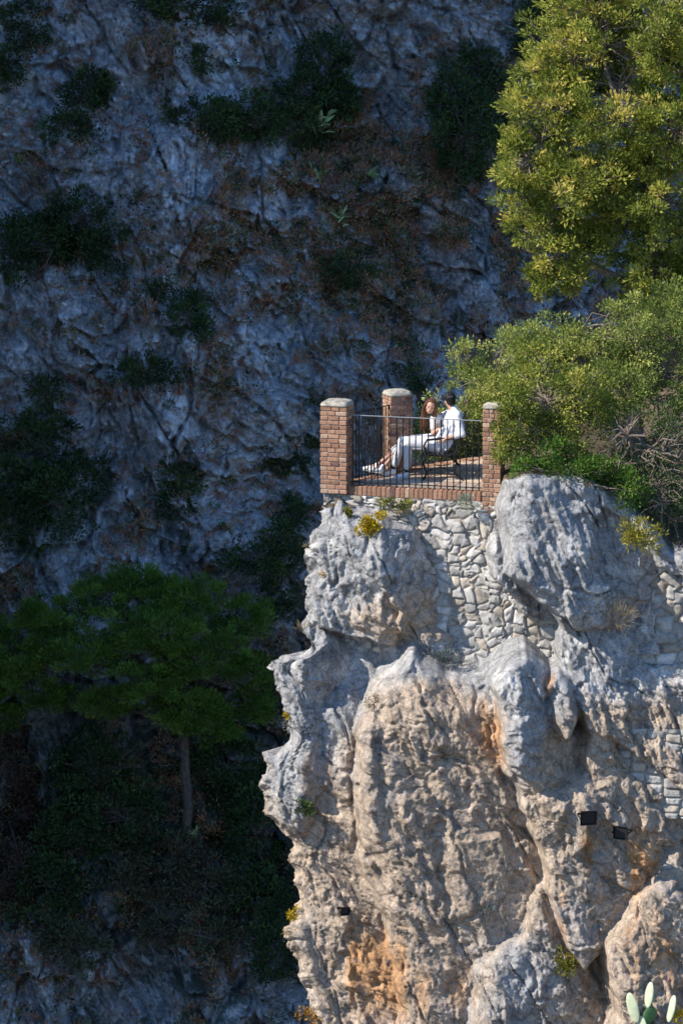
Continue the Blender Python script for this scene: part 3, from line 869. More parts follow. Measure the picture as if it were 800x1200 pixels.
# ---------------------------------------------------------------- bench
def bench():
    bx0, y0, y1 = 1.26, 0.42, 1.86       # front edge x, near and far end
    root = empty("bench", (1.5, 1.1, 0.015), "black slatted iron bench the couple sits on, facing left", "bench")
    m = MB()
    for i in range(7):
        t = i / 6
        m.box((bx0 + 0.03 + t * 0.44, (y0 + y1) / 2, 0.435 - 0.035 * math.sin(t * 2.2) + (0.012 if i == 0 else 0)), (0.05, y1 - y0, 0.018), None, 0.004)
    m.build("seat", M['iron'], root)
    m = MB()
    for i in range(7):
        t = i / 6
        xx = bx0 + 0.50 + 0.10 * t + 0.07 * t * t
        zz = 0.47 + 0.40 * t
        R = Matrix.Rotation(math.radians(72 - 22 * t), 3, 'Y')
        m.box((xx, (y0 + y1) / 2, zz), (0.045, y1 - y0, 0.016), R, 0.004)
    m.build("backrest", M['iron'], root)
    for yy in (y0 + 0.06, y1 - 0.06):
        m = MB(); m.tube([(bx0 + 0.04, yy, 0.42), (bx0 - 0.01, yy, 0.28), (bx0 + 0.05, yy, 0.12), (bx0 - 0.01, yy, 0.02)], [0.019, 0.017, 0.015, 0.02]); m.build("leg", M['iron'], root)
        m = MB(); m.tube([(bx0 + 0.48, yy, 0.42), (bx0 + 0.50, yy, 0.28), (bx0 + 0.47, yy, 0.13), (bx0 + 0.60, yy, 0.02)], [0.019, 0.017, 0.015, 0.02]); m.build("leg", M['iron'], root)
        m = MB(); m.tube([(bx0 + 0.02, yy, 0.415), (bx0 + 0.25, yy, 0.40), (bx0 + 0.47, yy, 0.42), (bx0 + 0.56, yy, 0.60), (bx0 + 0.68, yy, 0.89)], 0.016)
        m.tube([(bx0 + 0.04, yy, 0.15), (bx0 + 0.25, yy, 0.22), (bx0 + 0.48, yy, 0.15)], 0.011)
        m.build("side_frame", M['iron'], root)
        m = MB(); m.tube([(bx0 + 0.05, yy, 0.43), (bx0 + 0.00, yy, 0.55), (bx0 + 0.05, yy, 0.64), (bx0 + 0.25, yy, 0.66), (bx0 + 0.58, yy, 0.66)], [0.014, 0.014, 0.017, 0.019, 0.014]); m.build("armrest", M['iron'], root)
    return root
bench()

# ---------------------------------------------------------------- people
def remeshed(name, mb, mat, parent, voxel=0.008, smooth=4, clip=None):
    me = bpy.data.meshes.new("tmp"); me.from_pydata([tuple(v_) for v_ in mb.v], [], mb.f)
    ob = bpy.data.objects.new("tmp", me); COL.objects.link(ob)
    r = ob.modifiers.new("r", 'REMESH'); r.mode = 'VOXEL'; r.voxel_size = voxel
    s_ = ob.modifiers.new("s", 'SMOOTH'); s_.factor = 0.5; s_.iterations = smooth
    dg = bpy.context.evaluated_depsgraph_get()
    ev = ob.evaluated_get(dg)
    m2 = bpy.data.meshes.new_from_object(ev)
    vv = np.zeros(len(m2.vertices) * 3); m2.vertices.foreach_get("co", vv); vv = vv.reshape(-1, 3)
    fs = [tuple(p.vertices) for p in m2.polygons]
    bpy.data.objects.remove(ob); bpy.data.meshes.remove(me); bpy.data.meshes.remove(m2)
    return mesh(name, vv, fs, mat, parent, True)

def cap(mb, p0, r0, p1, r1):
    p0, p1 = Vector(p0), Vector(p1)
    n = 5
    pts = [p0.lerp(p1, i / n) for i in range(n + 1)]
    rr = [r0 + (r1 - r0) * i / n for i in range(n + 1)]
    mb.tube(pts, rr, 14)
    mb.ball(p0, r0 * 0.999, 14, 8); mb.ball(p1, r1 * 0.999, 14, 8)

def frame_from(fwd, up):
    f_ = Vector(fwd).normalized(); r_ = f_.cross(Vector(up)).normalized(); u_ = r_.cross(f_)
    return Matrix((r_, f_, u_)).transposed()      # columns: right, forward, up

def head(mb, c, R):
    """c = centre of the skull, R columns right/forward/up"""
    c = Vector(c)
    def L(x_, y_, z_): return c + R @ Vector((x_, y_, z_))
    mb.ball(L(0, -0.008, 0.02), (0.074, 0.093, 0.092), 20, 14, R)
    mb.ball(L(0, 0.022, -0.045), (0.056, 0.062, 0.062), 16, 12, R)
    mb.ball(L(0, 0.052, -0.088), (0.022, 0.02, 0.018), 10, 8, R)           # chin
    cap(mb, L(0, 0.086, 0.005), 0.008, L(0, 0.104, -0.028), 0.012)         # nose
    mb.ball(L(0, 0.072, 0.028), (0.05, 0.018, 0.012), 12, 8, R)            # brow
    for s_ in (-1, 1):
        mb.ball(L(s_ * 0.076, -0.01, -0.01), (0.010, 0.018, 0.030), 10, 8, R)
        mb.ball(L(s_ * 0.042, 0.052, -0.025), (0.022, 0.02, 0.018), 10, 8, R)
    cap(mb, L(-0.018, 0.078, -0.060), 0.007, L(0.018, 0.078, -0.060), 0.007)

def face_bits(c, R, parent):
    c = Vector(c)
    def L(x_, y_, z_): return c + R @ Vector((x_, y_, z_))
    for s_ in (-1, 1):
        m = MB(); m.ball(L(s_ * 0.030, 0.083, 0.002), (0.012, 0.006, 0.006), 10, 8, R); m.build("eye", M['eye'], parent, True)
    m = MB(); m.ball(L(0, 0.087, -0.060), (0.021, 0.006, 0.007), 10, 8, R); m.build("mouth", M['lips'], parent, True)

def hand(mb, wrist, fwd, palm_n, side=1, curl=0.5):
    """palm with four unequal fingers curled about the palm's normal side, and a thumb leaving its flank"""
    w = Vector(wrist); f_ = Vector(fwd).normalized(); n_ = Vector(palm_n); n_ = (n_ - f_ * n_.dot(f_)).normalized(); r_ = f_.cross(n_) * side
    def Lc(a, b, c_): return w + r_ * a + f_ * b + n_ * c_
    for k in range(4):
        cap(mb, Lc((-0.012 + k * 0.008), 0.0, 0), 0.017, Lc(-0.030 + k * 0.020, 0.075, 0), 0.0115)
    for k, ln in enumerate((0.068, 0.078, 0.072, 0.056)):
        a0 = Lc(-0.030 + k * 0.020, 0.078, 0)
        d1 = (f_ + n_ * curl * 0.5 + r_ * (k - 1.5) * 0.06).normalized(); d2 = (f_ + n_ * curl * 1.5).normalized(); d3 = (f_ * 0.6 + n_ * curl * 2.2).normalized()
        a1 = a0 + d1 * ln * 0.45; a2 = a1 + d2 * ln * 0.32; a3 = a2 + d3 * ln * 0.23
        cap(mb, a0, 0.0095, a1, 0.0085); cap(mb, a1, 0.0085, a2, 0.0078); cap(mb, a2, 0.0078, a3, 0.007)
    t0 = Lc(-0.028, 0.022, 0.004); t1 = Lc(-0.052, 0.052, 0.014); t2 = Lc(-0.056, 0.082, 0.026)
    cap(mb, t0, 0.013, t1, 0.0105); cap(mb, t1, 0.0105, t2, 0.0088)

M['skin'] = plain('tanned skin', (0.52, 0.30, 0.21), 0.55, 0, None, 0.06, 30)
M['eye'] = plain('dark eyes', (0.03, 0.02, 0.015), 0.2)
M['lips'] = plain('lips', (0.42, 0.13, 0.11), 0.4)
M['shirt'] = plain('crisp white shirt cloth', (0.74, 0.76, 0.80), 0.85, 0, [(14, 0.7, 0.03, 'n')], 0.06, 8)
M['trousers'] = plain('off white trouser cloth', (0.66, 0.65, 0.66), 0.9, 0, [(12, 0.7, 0.03, 'n')], 0.06, 8)
M['dress'] = plain('cream cotton cloth', (0.68, 0.64, 0.58), 0.9, 0, [(14, 0.7, 0.02, 'n')], 0.06, 8)
M['black_hair'] = plain('black hair', (0.015, 0.012, 0.011), 0.45, 0, [(60, 0.8, 0.01, 'n')], 0.3, 40)
M['auburn_hair'] = plain('auburn hair', (0.12, 0.045, 0.02), 0.5, 0, [(60, 0.8, 0.01, 'n')], 0.5, 40)
M['shoe'] = plain('white canvas shoe', (0.72, 0.73, 0.75), 0.7)
M['sole'] = plain('pale rubber sole', (0.50, 0.49, 0.47), 0.8)
M['sock'] = plain('dark sock', (0.02, 0.025, 0.04), 0.9)

def shoe(ank, toe_dir, parent, pitch=0.0):
    a = Vector(ank); d = Vector(toe_dir).normalized(); up = Vector((0, 0, 1)); up = (up - d * up.dot(d)).normalized(); r_ = d.cross(up)
    R = Matrix((r_, d, up)).transposed()
    m = MB()
    cap(m, a + d * -0.01 - up * 0.035, 0.042, a + d * 0.14 - up * 0.055, 0.038)
    m.ball(a + d * 0.17 - up * 0.062, (0.044, 0.055, 0.030), 14, 8, R)
    cap(m, a + up * 0.01, 0.040, a - up * 0.04, 0.042)
    s_ = remeshed("shoe", m, M['shoe'], parent, 0.008, 3)
    m = MB(); m.ball(a + d * 0.085 - up * 0.088, (0.046, 0.145, 0.014), 20, 6, R)
    m.build("sole", M['sole'], s_, True)

def man():
    o = Vector((0, 0, 0.015))
    root = empty("person", (1.60, 0.72, 0.44), "seated man with black hair in white shirt and pale trousers, back turned", "person")
    hipR, hipL = Vector((1.48, 0.62, 0.53)), Vector((1.48, 0.80, 0.53))
    knR, knL = Vector((1.02, 0.58, 0.575)), Vector((0.94, 0.90, 0.56))
    anR, anL = Vector((1.00, 0.60, 0.125)), Vector((0.80, 0.93, 0.12))
    shR, shL = Vector((1.77, 0.53, 0.99)), Vector((1.70, 0.88, 0.99))
    elR = Vector((1.86, 0.47, 0.735)); wrR = Vector((1.61, 0.49, 0.665))
    elL = Vector((1.62, 1.06, 0.82)); wrL = Vector((1.56, 1.30, 0.88))
    neck0, neck1 = Vector((1.725, 0.70, 1.05)), Vector((1.685, 0.715, 1.13))
    hc = Vector((1.66, 0.735, 1.215)); R = frame_from((-0.45, 0.87, -0.10), (-0.12, 0.05, 1))
    b = MB()
    cap(b, hipR, .085, knR, .055); cap(b, hipL, .085, knL, .055); cap(b, knR, .052, anR, .034); cap(b, knL, .052, anL, .034)
    cap(b, anR, .034, anR + Vector((-.12, 0, -.06)), .03); cap(b, anL, .034, anL + Vector((-.12, 0, -.06)), .03)
    for t in (0, .25, .5, .75, 1):
        c_ = Vector((1.51, .71, .55)).lerp(Vector((1.74, .70, .97)), t) + Vector((.045 * math.sin(t * 3.1), 0, 0))
        b.ball(c_, (.10 + .01 * t, .15 + .02 * t, .12), 16, 10)
    cap(b, shR, .058, elR, .042); cap(b, elR, .042, wrR, .028); cap(b, shL, .058, elL, .042); cap(b, elL, .042, wrL, .028)
    cap(b, shR, .06, neck0, .06); cap(b, shL, .06, neck0, .06); cap(b, neck0 - Vector((0, 0, .05)), .062, neck1, .052); cap(b, neck1, .052, hc + Vector((.01, -.01, -.04)), .05)
    head(b, hc, R)
    hand(b, wrR, (-0.95, 0.05, -0.22), (0.1, 0.1, -1), -1, 0.45)
    hand(b, wrL, (-0.2, 0.9, 0.1), (-0.8, 0, -.3), 1, 0.5)
    body = remeshed("body", b, M['skin'], root, 0.0065, 2)
    face_bits(hc, R, root)
    s = MB()     # shirt, loose over the hips
    for t in (0, .2, .4, .6, .8, 1):
        c_ = Vector((1.51, .71, .50)).lerp(Vector((1.745, .70, .99)), t) + Vector((.055 * math.sin(t * 3.1), 0, 0))
        s.ball(c_, (.135 - .01 * t, .185 + .015 * t - .03 * (t > .9), .125 - .03 * (t > .9)), 18, 10)
    s.ball((1.39, .64, .56), (.10, .12, .075), 14, 8); s.ball((1.43, .63, .48), (.09, .09, .05), 14, 8)
    cap(s, shR + Vector((0, 0, .012)), .075, elR, .060); cap(s, elR, .060, elR.lerp(wrR, .45), .052)
    cap(s, shL + Vector((0, 0, .012)), .075, elL, .060); cap(s, elL, .060, elL.lerp(wrL, .5), .05)
    cap(s, shR + Vector((0, 0.02, .01)), .075, neck0 + Vector((.0, 0, -.01)), .072); cap(s, shL + Vector((0, -.02, .01)), .075, neck0 + Vector((0, 0, -.01)), .072)
    cap(s, neck0 + Vector((.005, -.005, .02)), .064, neck0 + Vector((-.005, .002, .045)), .060)
    # hanging folds
    for k in range(9):
        t = k / 8
        x0 = 1.40 + .28 * t
        cap(s, (x0 + .12, .535 - .01 * math.sin(k * 2), .86 - .1 * abs(t - .4)), .010, (x0 - .02, .53, .50 + .03 * math.sin(k * 1.7)), .016)
    remeshed("shirt", s, M['shirt'], root, 0.009, 3)
    p_ = MB()
    for h_, k_, a_ in ((hipR, knR, anR), (hipL, knL, anL)):
        cap(p_, h_ + Vector((0.02, 0, -.01)), .112, k_ + Vector((0, 0, -.005)), .078)
        cap(p_, k_, .076, a_.lerp(k_, .18), .060)
        cap(p_, k_ + Vector((-.03, -.03, -.02)), .03, k_ + Vector((.05, -.055, -.16)), .012)
        cap(p_, h_.lerp(k_, .3) + Vector((0, -.09, .03)), .014, h_.lerp(k_, .9) + Vector((0, -.06, -.02)), .014)
        cap(p_, h_.lerp(k_, .5) + Vector((0, -.07, -.06)), .016, k_ + Vector((.08, -.05, -.08)), .012)
        cap(p_, a_.lerp(k_, .2) + Vector((0, 0, 0)), .064, a_.lerp(k_, .27), .062)
    p_.ball((1.52, .71, .53), (.15, .19, .11), 18, 10)
    remeshed("trousers", p_, M['trousers'], root, 0.009, 3)
    for a_, d_ in ((anR, (-1, -.12, -.10)), (anL, (-1, .05, -.10))):
        m = MB(); m.tube([a_ + Vector((0, 0, .10)), a_ + Vector((0, 0, .0))], [.041, .040], 14); m.build("sock", M['sock'], root, True)
        shoe(a_ + Vector((0, 0, -.005)), d_, root)
    h = MB()
    def L(x_, y_, z_): return hc + R @ Vector((x_, y_, z_))
    h.ball(L(0, -0.018, 0.035), (0.086, 0.100, 0.092), 20, 14, R)
    h.ball(L(0, -0.055, -0.02), (0.070, 0.052, 0.070), 16, 10, R)
    h.ball(L(0, 0.045, 0.085), (0.06, 0.05, 0.035), 14, 8, R)
    for k in range(26):
        a_ = random.uniform(0, 6.28); e_ = random.uniform(-.1, 1.4)
        q0 = L(.083 * math.cos(a_) * math.cos(e_), -.018 + .097 * math.sin(a_) * math.cos(e_), .035 + .089 * math.sin(e_))
        if (R.inverted() @ (q0 - hc)).y < 0.05 or e_ > .7: h.ball(q0, .017, 8, 6)
    remeshed("hair", h, M['black_hair'], root, 0.008, 1)
man()

def woman():
    root = empty("person", (1.50, 1.22, 0.44), "woman with long auburn hair leaning on the man, legs stretched out", "person")
    hipR, hipL = Vector((1.50, 1.16, 0.52)), Vector((1.50, 1.33, 0.52))
    knR, knL = Vector((1.00, 1.06, 0.53)), Vector((1.00, 1.20, 0.53))
    anR, anL = Vector((0.64, 0.88, 0.15)), Vector((0.56, 0.98, 0.16))
    neck0, neck1 = Vector((1.46, 1.13, 0.92)), Vector((1.41, 1.07, 1.00))
    shR, shL = Vector((1.42, 1.05, 0.88)), Vector((1.58, 1.28, 0.90))
    elR, wrR = Vector((1.42, 1.02, 0.66)), Vector((1.50, 0.93, 0.74))
    elL, wrL = Vector((1.70, 1.16, 0.98)), Vector((1.84, 0.93, 0.97))
    hc = Vector((1.375, 1.04, 1.075)); R = frame_from((-0.10, -0.98, -0.12), (0.26, 0.0, 1))
    b = MB()
    cap(b, hipR, .08, knR, .052); cap(b, hipL, .08, knL, .052); cap(b, knR, .050, anR, .033); cap(b, knL, .050, anL, .033)
    for a_ in (anR, anL): cap(b, a_, .033, a_ + Vector((-.13, 0, -.02)), .026)
    for t in (0, .25, .5, .75, 1):
        c_ = Vector((1.52, 1.24, .54)).lerp(Vector((1.46, 1.16, .86)), t)
        b.ball(c_, (.095, .13 - .02 * math.sin(t * 3), .10), 16, 10)
    cap(b, shR, .045, elR, .036); cap(b, elR, .036, wrR, .024); cap(b, shL, .045, elL, .036); cap(b, elL, .036, wrL, .024)
    cap(b, shR, .046, neck0, .05); cap(b, shL, .046, neck0, .05); cap(b, neck0, .046, neck1, .042); cap(b, neck1, .042, hc + Vector((0, .02, -.04)), .042)
    head(b, hc, R)
    hand(b, wrR, (0.9, -0.4, 0.1), (0, .2, -1), 1, 0.4)
    hand(b, wrL, (0.15, -1, -0.05), (-.9, -.1, -.3), 1, 0.55)
    remeshed("body", b, M['skin'], root, 0.0065, 2)
    face_bits(hc, R, root)
    s = MB()
    for t in (0, .2, .4, .6, .8, 1):
        c_ = Vector((1.52, 1.24, .50)).lerp(Vector((1.46, 1.16, .85)), t)
        s.ball(c_, (.115, .155 - .03 * math.sin(t * 3), .105), 18, 10)
    cap(s, shR, .058, elR.lerp(shR, .4), .052); cap(s, shL, .058, elL.lerp(shL, .4), .052)
    cap(s, shR, .056, neck0 - Vector((0, 0, .03)), .052); cap(s, shL, .056, neck0 - Vector((0, 0, .03)), .052)
    remeshed("top", s, M['dress'], root, 0.009, 3)
    p_ = MB()
    for h_, k_, a_ in ((hipR, knR, anR), (hipL, knL, anL)):
        cap(p_, h_, .105, k_, .070); cap(p_, k_, .068, k_.lerp(a_, .42), .062)
    p_.ball((1.52, 1.24, .52), (.13, .17, .10), 16, 10)
    remeshed("trousers", p_, M['trousers'], root, 0.009, 3)
    for a_ in (anR, anL): shoe(a_ + Vector((-.01, 0, 0)), (-1, -0.05, .12), root)
    h = MB()
    def L(x_, y_, z_): return hc + R @ Vector((x_, y_, z_))
    h.ball(L(0, -0.030, 0.035), (0.088, 0.092, 0.094), 20, 14, R)
    h.ball(L(0, 0.02, 0.098), (0.062, 0.05, 0.024), 14, 8, R)
    rs_ = random.Random(5)
    for k in range(34):        # long locks, most falling on the outer side
        s_ = 1 if k % 4 else -1
        x_ = s_ * rs_.uniform(0.052, 0.092); y_ = rs_.uniform(-0.075, 0.035)
        q0 = L(x_ * 0.6, y_, 0.085); q1 = L(x_ * 1.06, y_ * 1.1, 0.0); q2 = L(x_ * 1.15, y_ + rs_.uniform(-.02, .02), -0.10)
        ln = rs_.uniform(0.20, 0.40)
        q3 = q2 + Vector((rs_.uniform(-.03, .03), rs_.uniform(-.02, .02), -ln * .5)); q4 = q3 + Vector((rs_.uniform(-.02, .04), rs_.uniform(-.02, .02), -ln * .5))
        h.tube([q0, q1, q2, q3, q4], [.016, .019, .018, .015, .006], 7)
    remeshed("hair", h, M['auburn_hair'], root, 0.0075, 1)
woman()

# ---------------------------------------------------------------- foliage
def leaf_quads(pos, d, L, Wd, rng):
    n = len(pos)
    d = d / (np.linalg.norm(d, axis=1, keepdims=True) + 1e-9)
    r = rng.normal(size=(n, 3)); w = np.cross(d, r); w /= np.linalg.norm(w, axis=1, keepdims=True) + 1e-9
    nn = np.cross(d, w)
    L = L[:, None]; Wd = Wd[:, None]
    b = pos; m1 = pos + d * L * 0.5 + w * Wd * 0.5 + nn * Wd * 0.15; t = pos + d * L; m2 = pos + d * L * 0.5 - w * Wd * 0.5 + nn * Wd * 0.15
    V = np.stack([b, m1, t, m2], 1).reshape(-1, 3)
    Fc = np.arange(4 * n).reshape(-1, 4)
    return V, Fc

def crown_from_clumps(cl, rad, n_per, L, Wd, rng, up=0.3, spread=0.8, flat=0.75, tvar=0.25, tbase=0.45, outw=None):
    """cl: (K,3) clump centres, rad: (K,) radii"""
    K = len(cl)
    idx = np.repeat(np.arange(K), n_per)
    n = len(idx)
    dirs = rng.normal(size=(n, 3)); dirs /= np.linalg.norm(dirs, axis=1, keepdims=True)
    rr = rng.random(n) ** 0.5
    off = dirs * rr[:, None] * rad[idx][:, None]; off[:, 2] *= flat
    pos = cl[idx] + off
    d = dirs * 0.8 + rng.normal(size=(n, 3)) * spread * 0.5; d[:, 2] += up
    if outw is not None: d += outw[idx] * 0.5
    ls = L * rng.uniform(0.6, 1.25, n); ws = Wd * rng.uniform(0.7, 1.2, n)
    V, Fc = leaf_quads(pos, d, ls, ws, rng)
    ct = np.clip(tbase + rng.normal(size=K) * tvar, 0.02, 0.98)
    t = np.clip(ct[idx] + rng.normal(size=n) * 0.12, 0, 1)
    return V, Fc, np.repeat(t, 4)

def lobes_to_clumps(lobes, spacing, rng, crad, shell=0.55):
    """lobes: (x,y,z,rx,ry,rz). Clump centres through the outer part of each lobe."""
    cs, outs, lob = [], [], []
    for k, (x_, y_, z_, rx, ry, rz) in enumerate(lobes):
        area = 4 * math.pi * ((rx * ry) ** 1.6 / 3 + (rx * rz) ** 1.6 / 3 + (ry * rz) ** 1.6 / 3) ** (1 / 1.6)
        n = max(5, int(area / spacing ** 2))
        d = rng.normal(size=(n, 3)); d /= np.linalg.norm(d, axis=1, keepdims=True)
        r = shell + (1.04 - shell) * rng.random(n) ** 0.6
        r *= 1 + 0.14 * rng.normal(size=n)
        cs.append(np.array([x_, y_, z_]) + d * r[:, None] * np.array([rx, ry, rz])); outs.append(d); lob.append(np.full(n, k))
    return np.concatenate(cs), np.concatenate(outs), np.concatenate(lob)

def wig(p0, p1, rng, n=4, amp=0.1):
    p0, p1 = Vector(p0), Vector(p1); L = (p1 - p0).length
    pts = [p0]
    for i in range(1, n):
        q = p0.lerp(p1, i / n) + Vector(rng.normal(size=3)) * amp * L
        pts.append(q)
    return pts + [p1]

def woody(name, label, cat, group, trunk_paths, lobes, spacing, crad, n_per, L, Wd, lm, bm, seed, up=0.3, flat=0.75, twigs=0.5, twr=0.006, tbase=0.45, tvar=0.25, shell=0.55, limb_r=0.03, hole=0.0):
    rng = np.random.default_rng(seed)
    base = trunk_paths[0][0][0]
    root = empty(name, base, label, cat, group)
    m = MB()
    nodes = []
    for pts, r0, r1 in trunk_paths:
        n = len(pts)
        dense, rad = [], []
        for i in range(n - 1):
            for k in range(3):
                t = k / 3; dense.append(Vector(pts[i]).lerp(Vector(pts[i + 1]), t) + Vector(rng.normal(size=3)) * r0 * 0.18); rad.append(r0 + (r1 - r0) * (i + t) / (n - 1))
        dense[0] = Vector(pts[0]); dense.append(Vector(pts[-1])); rad.append(r1)
        m.tube(dense, rad, 9); nodes += dense
    cs, outs, lob = lobes_to_clumps(lobes, spacing, rng, crad, shell)
    if hole > 0:
        hn = fbm(cs[:, 0] / (spacing * 4), cs[:, 1] / (spacing * 4), cs[:, 2] / (spacing * 4), 2, seed)
        keep = hn > -1 + hole * 1.1 + 0.0
        keep = hn > np.quantile(hn, hole)
        cs, outs, lob = cs[keep], outs[keep], lob[keep]
    N = np.array([list(v_) for v_ in nodes])
    for k, lb in enumerate(lobes):
        c_ = np.array(lb[:3])
        j = np.argmin(((N - c_) ** 2).sum(1))
        path = wig(N[j], c_, rng, 4, 0.07)
        m.tube(path, [limb_r, limb_r * .85, limb_r * .7, limb_r * .55, limb_r * .4], 7)
        pn = path[-1]
        mine = np.where(lob == k)[0]
        for i in mine:
            if rng.random() < twigs:
                st = path[rng.integers(2, 5)]
                m.tube(wig(st, cs[i], rng, 3, 0.09), [twr * 2.0, twr * 1.5, twr, twr * .5], 5, False)
    m.build("trunk", bm, root)
    V, Fc, t = crown_from_clumps(cs, crad * rng.uniform(0.7, 1.3, len(cs)), n_per, L, Wd, rng, up, flat=flat, tbase=tbase, tvar=tvar, outw=outs)
    mesh("crown", V, Fc, lm, root, False, tint=t)
    return root

def PL(px, py, y, rx, ry, rz):
    p = P(px, py, y); return (p.x, p.y, p.z, rx, ry, rz)

# --- the big sunlit tree at upper right
tr_lobes = [PL(690, 60, 3.6, 1.0, 1.0, .75), PL(770, 40, 3.2, .9, 1.0, .8), PL(850, 60, 3.4, 1.0, 1, .9), PL(640, 125, 3.2, .75, .8, .5), PL(720, 140, 2.8, .85, .9, .6),
            PL(800, 150, 2.8, .9, .9, .7), PL(620, 190, 3.0, .55, .7, .38), PL(690, 210, 2.8, .8, .8, .5), PL(770, 240, 2.8, .8, .8, .6), PL(630, 255, 3.2, .62, .6, .42),
            PL(680, 290, 3.3, .7, .7, .42), PL(650, 325, 3.4, .55, .5, .28), PL(760, 320, 3.4, .65, .7, .5), PL(610, 165, 3.2, .35, .4, .22), PL(640, 80, 3.4, .45, .5, .35),
            PL(597, 205, 3.1, .28, .4, .16), PL(830, 280, 3.2, .8, .8, .8), PL(700, 0, 3.8, .8, .8, .5), PL(790, -50, 3.6, 1.1, 1., .8), PL(690, -60, 4.0, .7, .8, .6), PL(880, 180, 3.3, .9, .9, .9), PL(790, 370, 3.0, .5, .6, .35), PL(660, 240, 2.7, .4, .4, .3), PL(730, 100, 3.4, .8, .6, .7), PL(725, 190, 3.3, .8, .6, .6), PL(715, 265, 3.4, .7, .6, .45)]
tb = P(800, 470, 3.6)
woody("tree", "large sunlit tree with yellow green leaves above the bushes at upper right", "tree", None,
      [([tb, P(795, 400, 3.6), P(770, 350, 3.5), P(735, 330, 3.4), P(705, 318, 3.3), P(680, 300, 3.2), P(640, 285, 3.2)], .13, .03),
       ([P(770, 350, 3.5), P(765, 290, 3.3), P(755, 220, 3.2), P(725, 140, 3.2), P(705, 60, 3.4)], .09, .025),
       ([P(795, 400, 3.6), P(800, 320, 3.4), P(810, 230, 3.3), P(800, 120, 3.3), P(795, 30, 3.4)], .10, .03),
       ([P(755, 220, 3.2), P(700, 230, 3.0), P(655, 200, 3.0), P(625, 190, 3.0)], .045, .015)],
      tr_lobes, 0.265, 0.165, 64, 0.085, 0.034, M['leaf_sun'], M['bark'], 11, up=0.35, flat=0.6, twigs=0.8, twr=.008, tbase=0.50, tvar=0.28, shell=0.40, limb_r=0.045, hole=0.20)

# --- bushes on the cliff rim
def bush(label, lobes, lm, seed, spacing=.25, crad=.17, n_per=74, L=.06, Wd=.028, tb=.45, base=None, name="bush", cat="bush", group="bushes on the cliff rim", twigs=.7, holes=.08, shell=.42, **kw):
    b0 = base or Vector((lobes[0][0], lobes[0][1] + .3, lobes[0][2] - lobes[0][5] * .95 - .15))
    c0 = Vector(lobes[0][:3])
    return woody(name, label, cat, group, [([b0, b0.lerp(c0, .5), c0], .05, .02)], lobes, spacing, crad, n_per, L, Wd, lm, M['bark'], seed, twigs=twigs, tbase=tb, limb_r=.02, hole=holes, shell=shell, **kw)

bush("loose pale green bush rising behind the bench and right pillar", [PL(560, 450, 3.4, .55, .6, .45), PL(535, 475, 3.2, .38, .5, .5), PL(590, 430, 3.4, .5, .6, .55), PL(560, 500, 3.2, .5, .4, .5), PL(545, 420, 3.5, .25, .3, .3), PL(520, 510, 3.1, .3, .35, .5), PL(600, 480, 3.2, .45, .5, .6)],
     M['leaf_bush'], 21, tb=.6, holes=.2)
bush("bright green leafy bush spilling over the right brick pillar", [PL(640, 470, -.3, .62, .55, .62), PL(602, 505, -.90, .28, .28, .46), PL(650, 520, -.7, .6, .45, .36), PL(690, 470, .2, .5, .5, .55), PL(596, 470, -.75, .24, .25, .34), PL(590, 520, -1.0, .17, .18, .26), PL(640, 425, .4, .45, .5, .35)],
     M['leaf_sun'], 22, tb=.35, L=.055, Wd=.03, base=P(655, 548, -.6))
bush("tall grey green bush standing between the leafy bush and the tree", [PL(650, 402, 2.4, .55, .6, .36), PL(690, 420, 2.0, .6, .6, .55), PL(620, 410, 2.4, .4, .5, .35), PL(720, 390, 2.2, .45, .5, .5)],
     M['leaf_bush'], 23, tb=.5, holes=.2)
bush("large shrub of small leaves at the right edge under the tree", [PL(745, 400, 1.6, .5, .6, .55), PL(790, 400, 1.8, .55, .6, .7), PL(730, 450, 1.2, .55, .6, .45), PL(770, 470, 1.4, .5, .6, .5), PL(830, 450, 1.5, .6, .6, .8), PL(785, 360, 2.2, .4, .4, .4)],
     M['leaf_bush'], 24, tb=.35, holes=.2)
bush("twiggy dark shrub half bare hanging over the rock at right", [PL(735, 510, -.6, .5, .5, .45), PL(775, 530, -.7, .5, .5, .5), PL(722, 548, -1.1, .32, .35, .28), PL(775, 590, -1.2, .4, .4, .4), PL(820, 560, -.7, .5, .5, .6)],
     M['leaf_dark'], 25, tb=.5, n_per=14, twigs=1.0, L=.05, Wd=.02, twr=.008)
bush("dark dense shrub at the right edge over the yellowish plant", [PL(765, 570, -.8, .45, .4, .5), PL(795, 610, -.9, .4, .4, .45), PL(740, 540, -.4, .4, .4, .4), PL(790, 500, 0, .5, .5, .5), PL(760, 620, -1.0, .3, .3, .3)],
     M['leaf_dark'], 28, tb=.8, n_per=34, L=.05, Wd=.025)
bush("glossy dark green bush low along the top of the white boulder", [PL(665, 552, -1.25, .5, .3, .17), PL(618, 546, -1.3, .24, .22, .14), PL(705, 552, -1.25, .35, .3, .22), PL(640, 530, -1.1, .3, .3, .2), PL(735, 575, -1.3, .28, .25, .22)],
     M['leaf_green'], 26, tb=.45, L=.06, Wd=.03)
bush("dark clipped hedge behind the bench at floor level", [PL(545, 520, 2.95, .5, .3, .28), PL(500, 505, 3.0, .28, .25, .42), PL(490, 520, 2.6, .2, .2, .25), PL(590, 525, 2.9, .5, .3, .3)],
     M['leaf_dark'], 27, tb=.7, L=.05, Wd=.025)

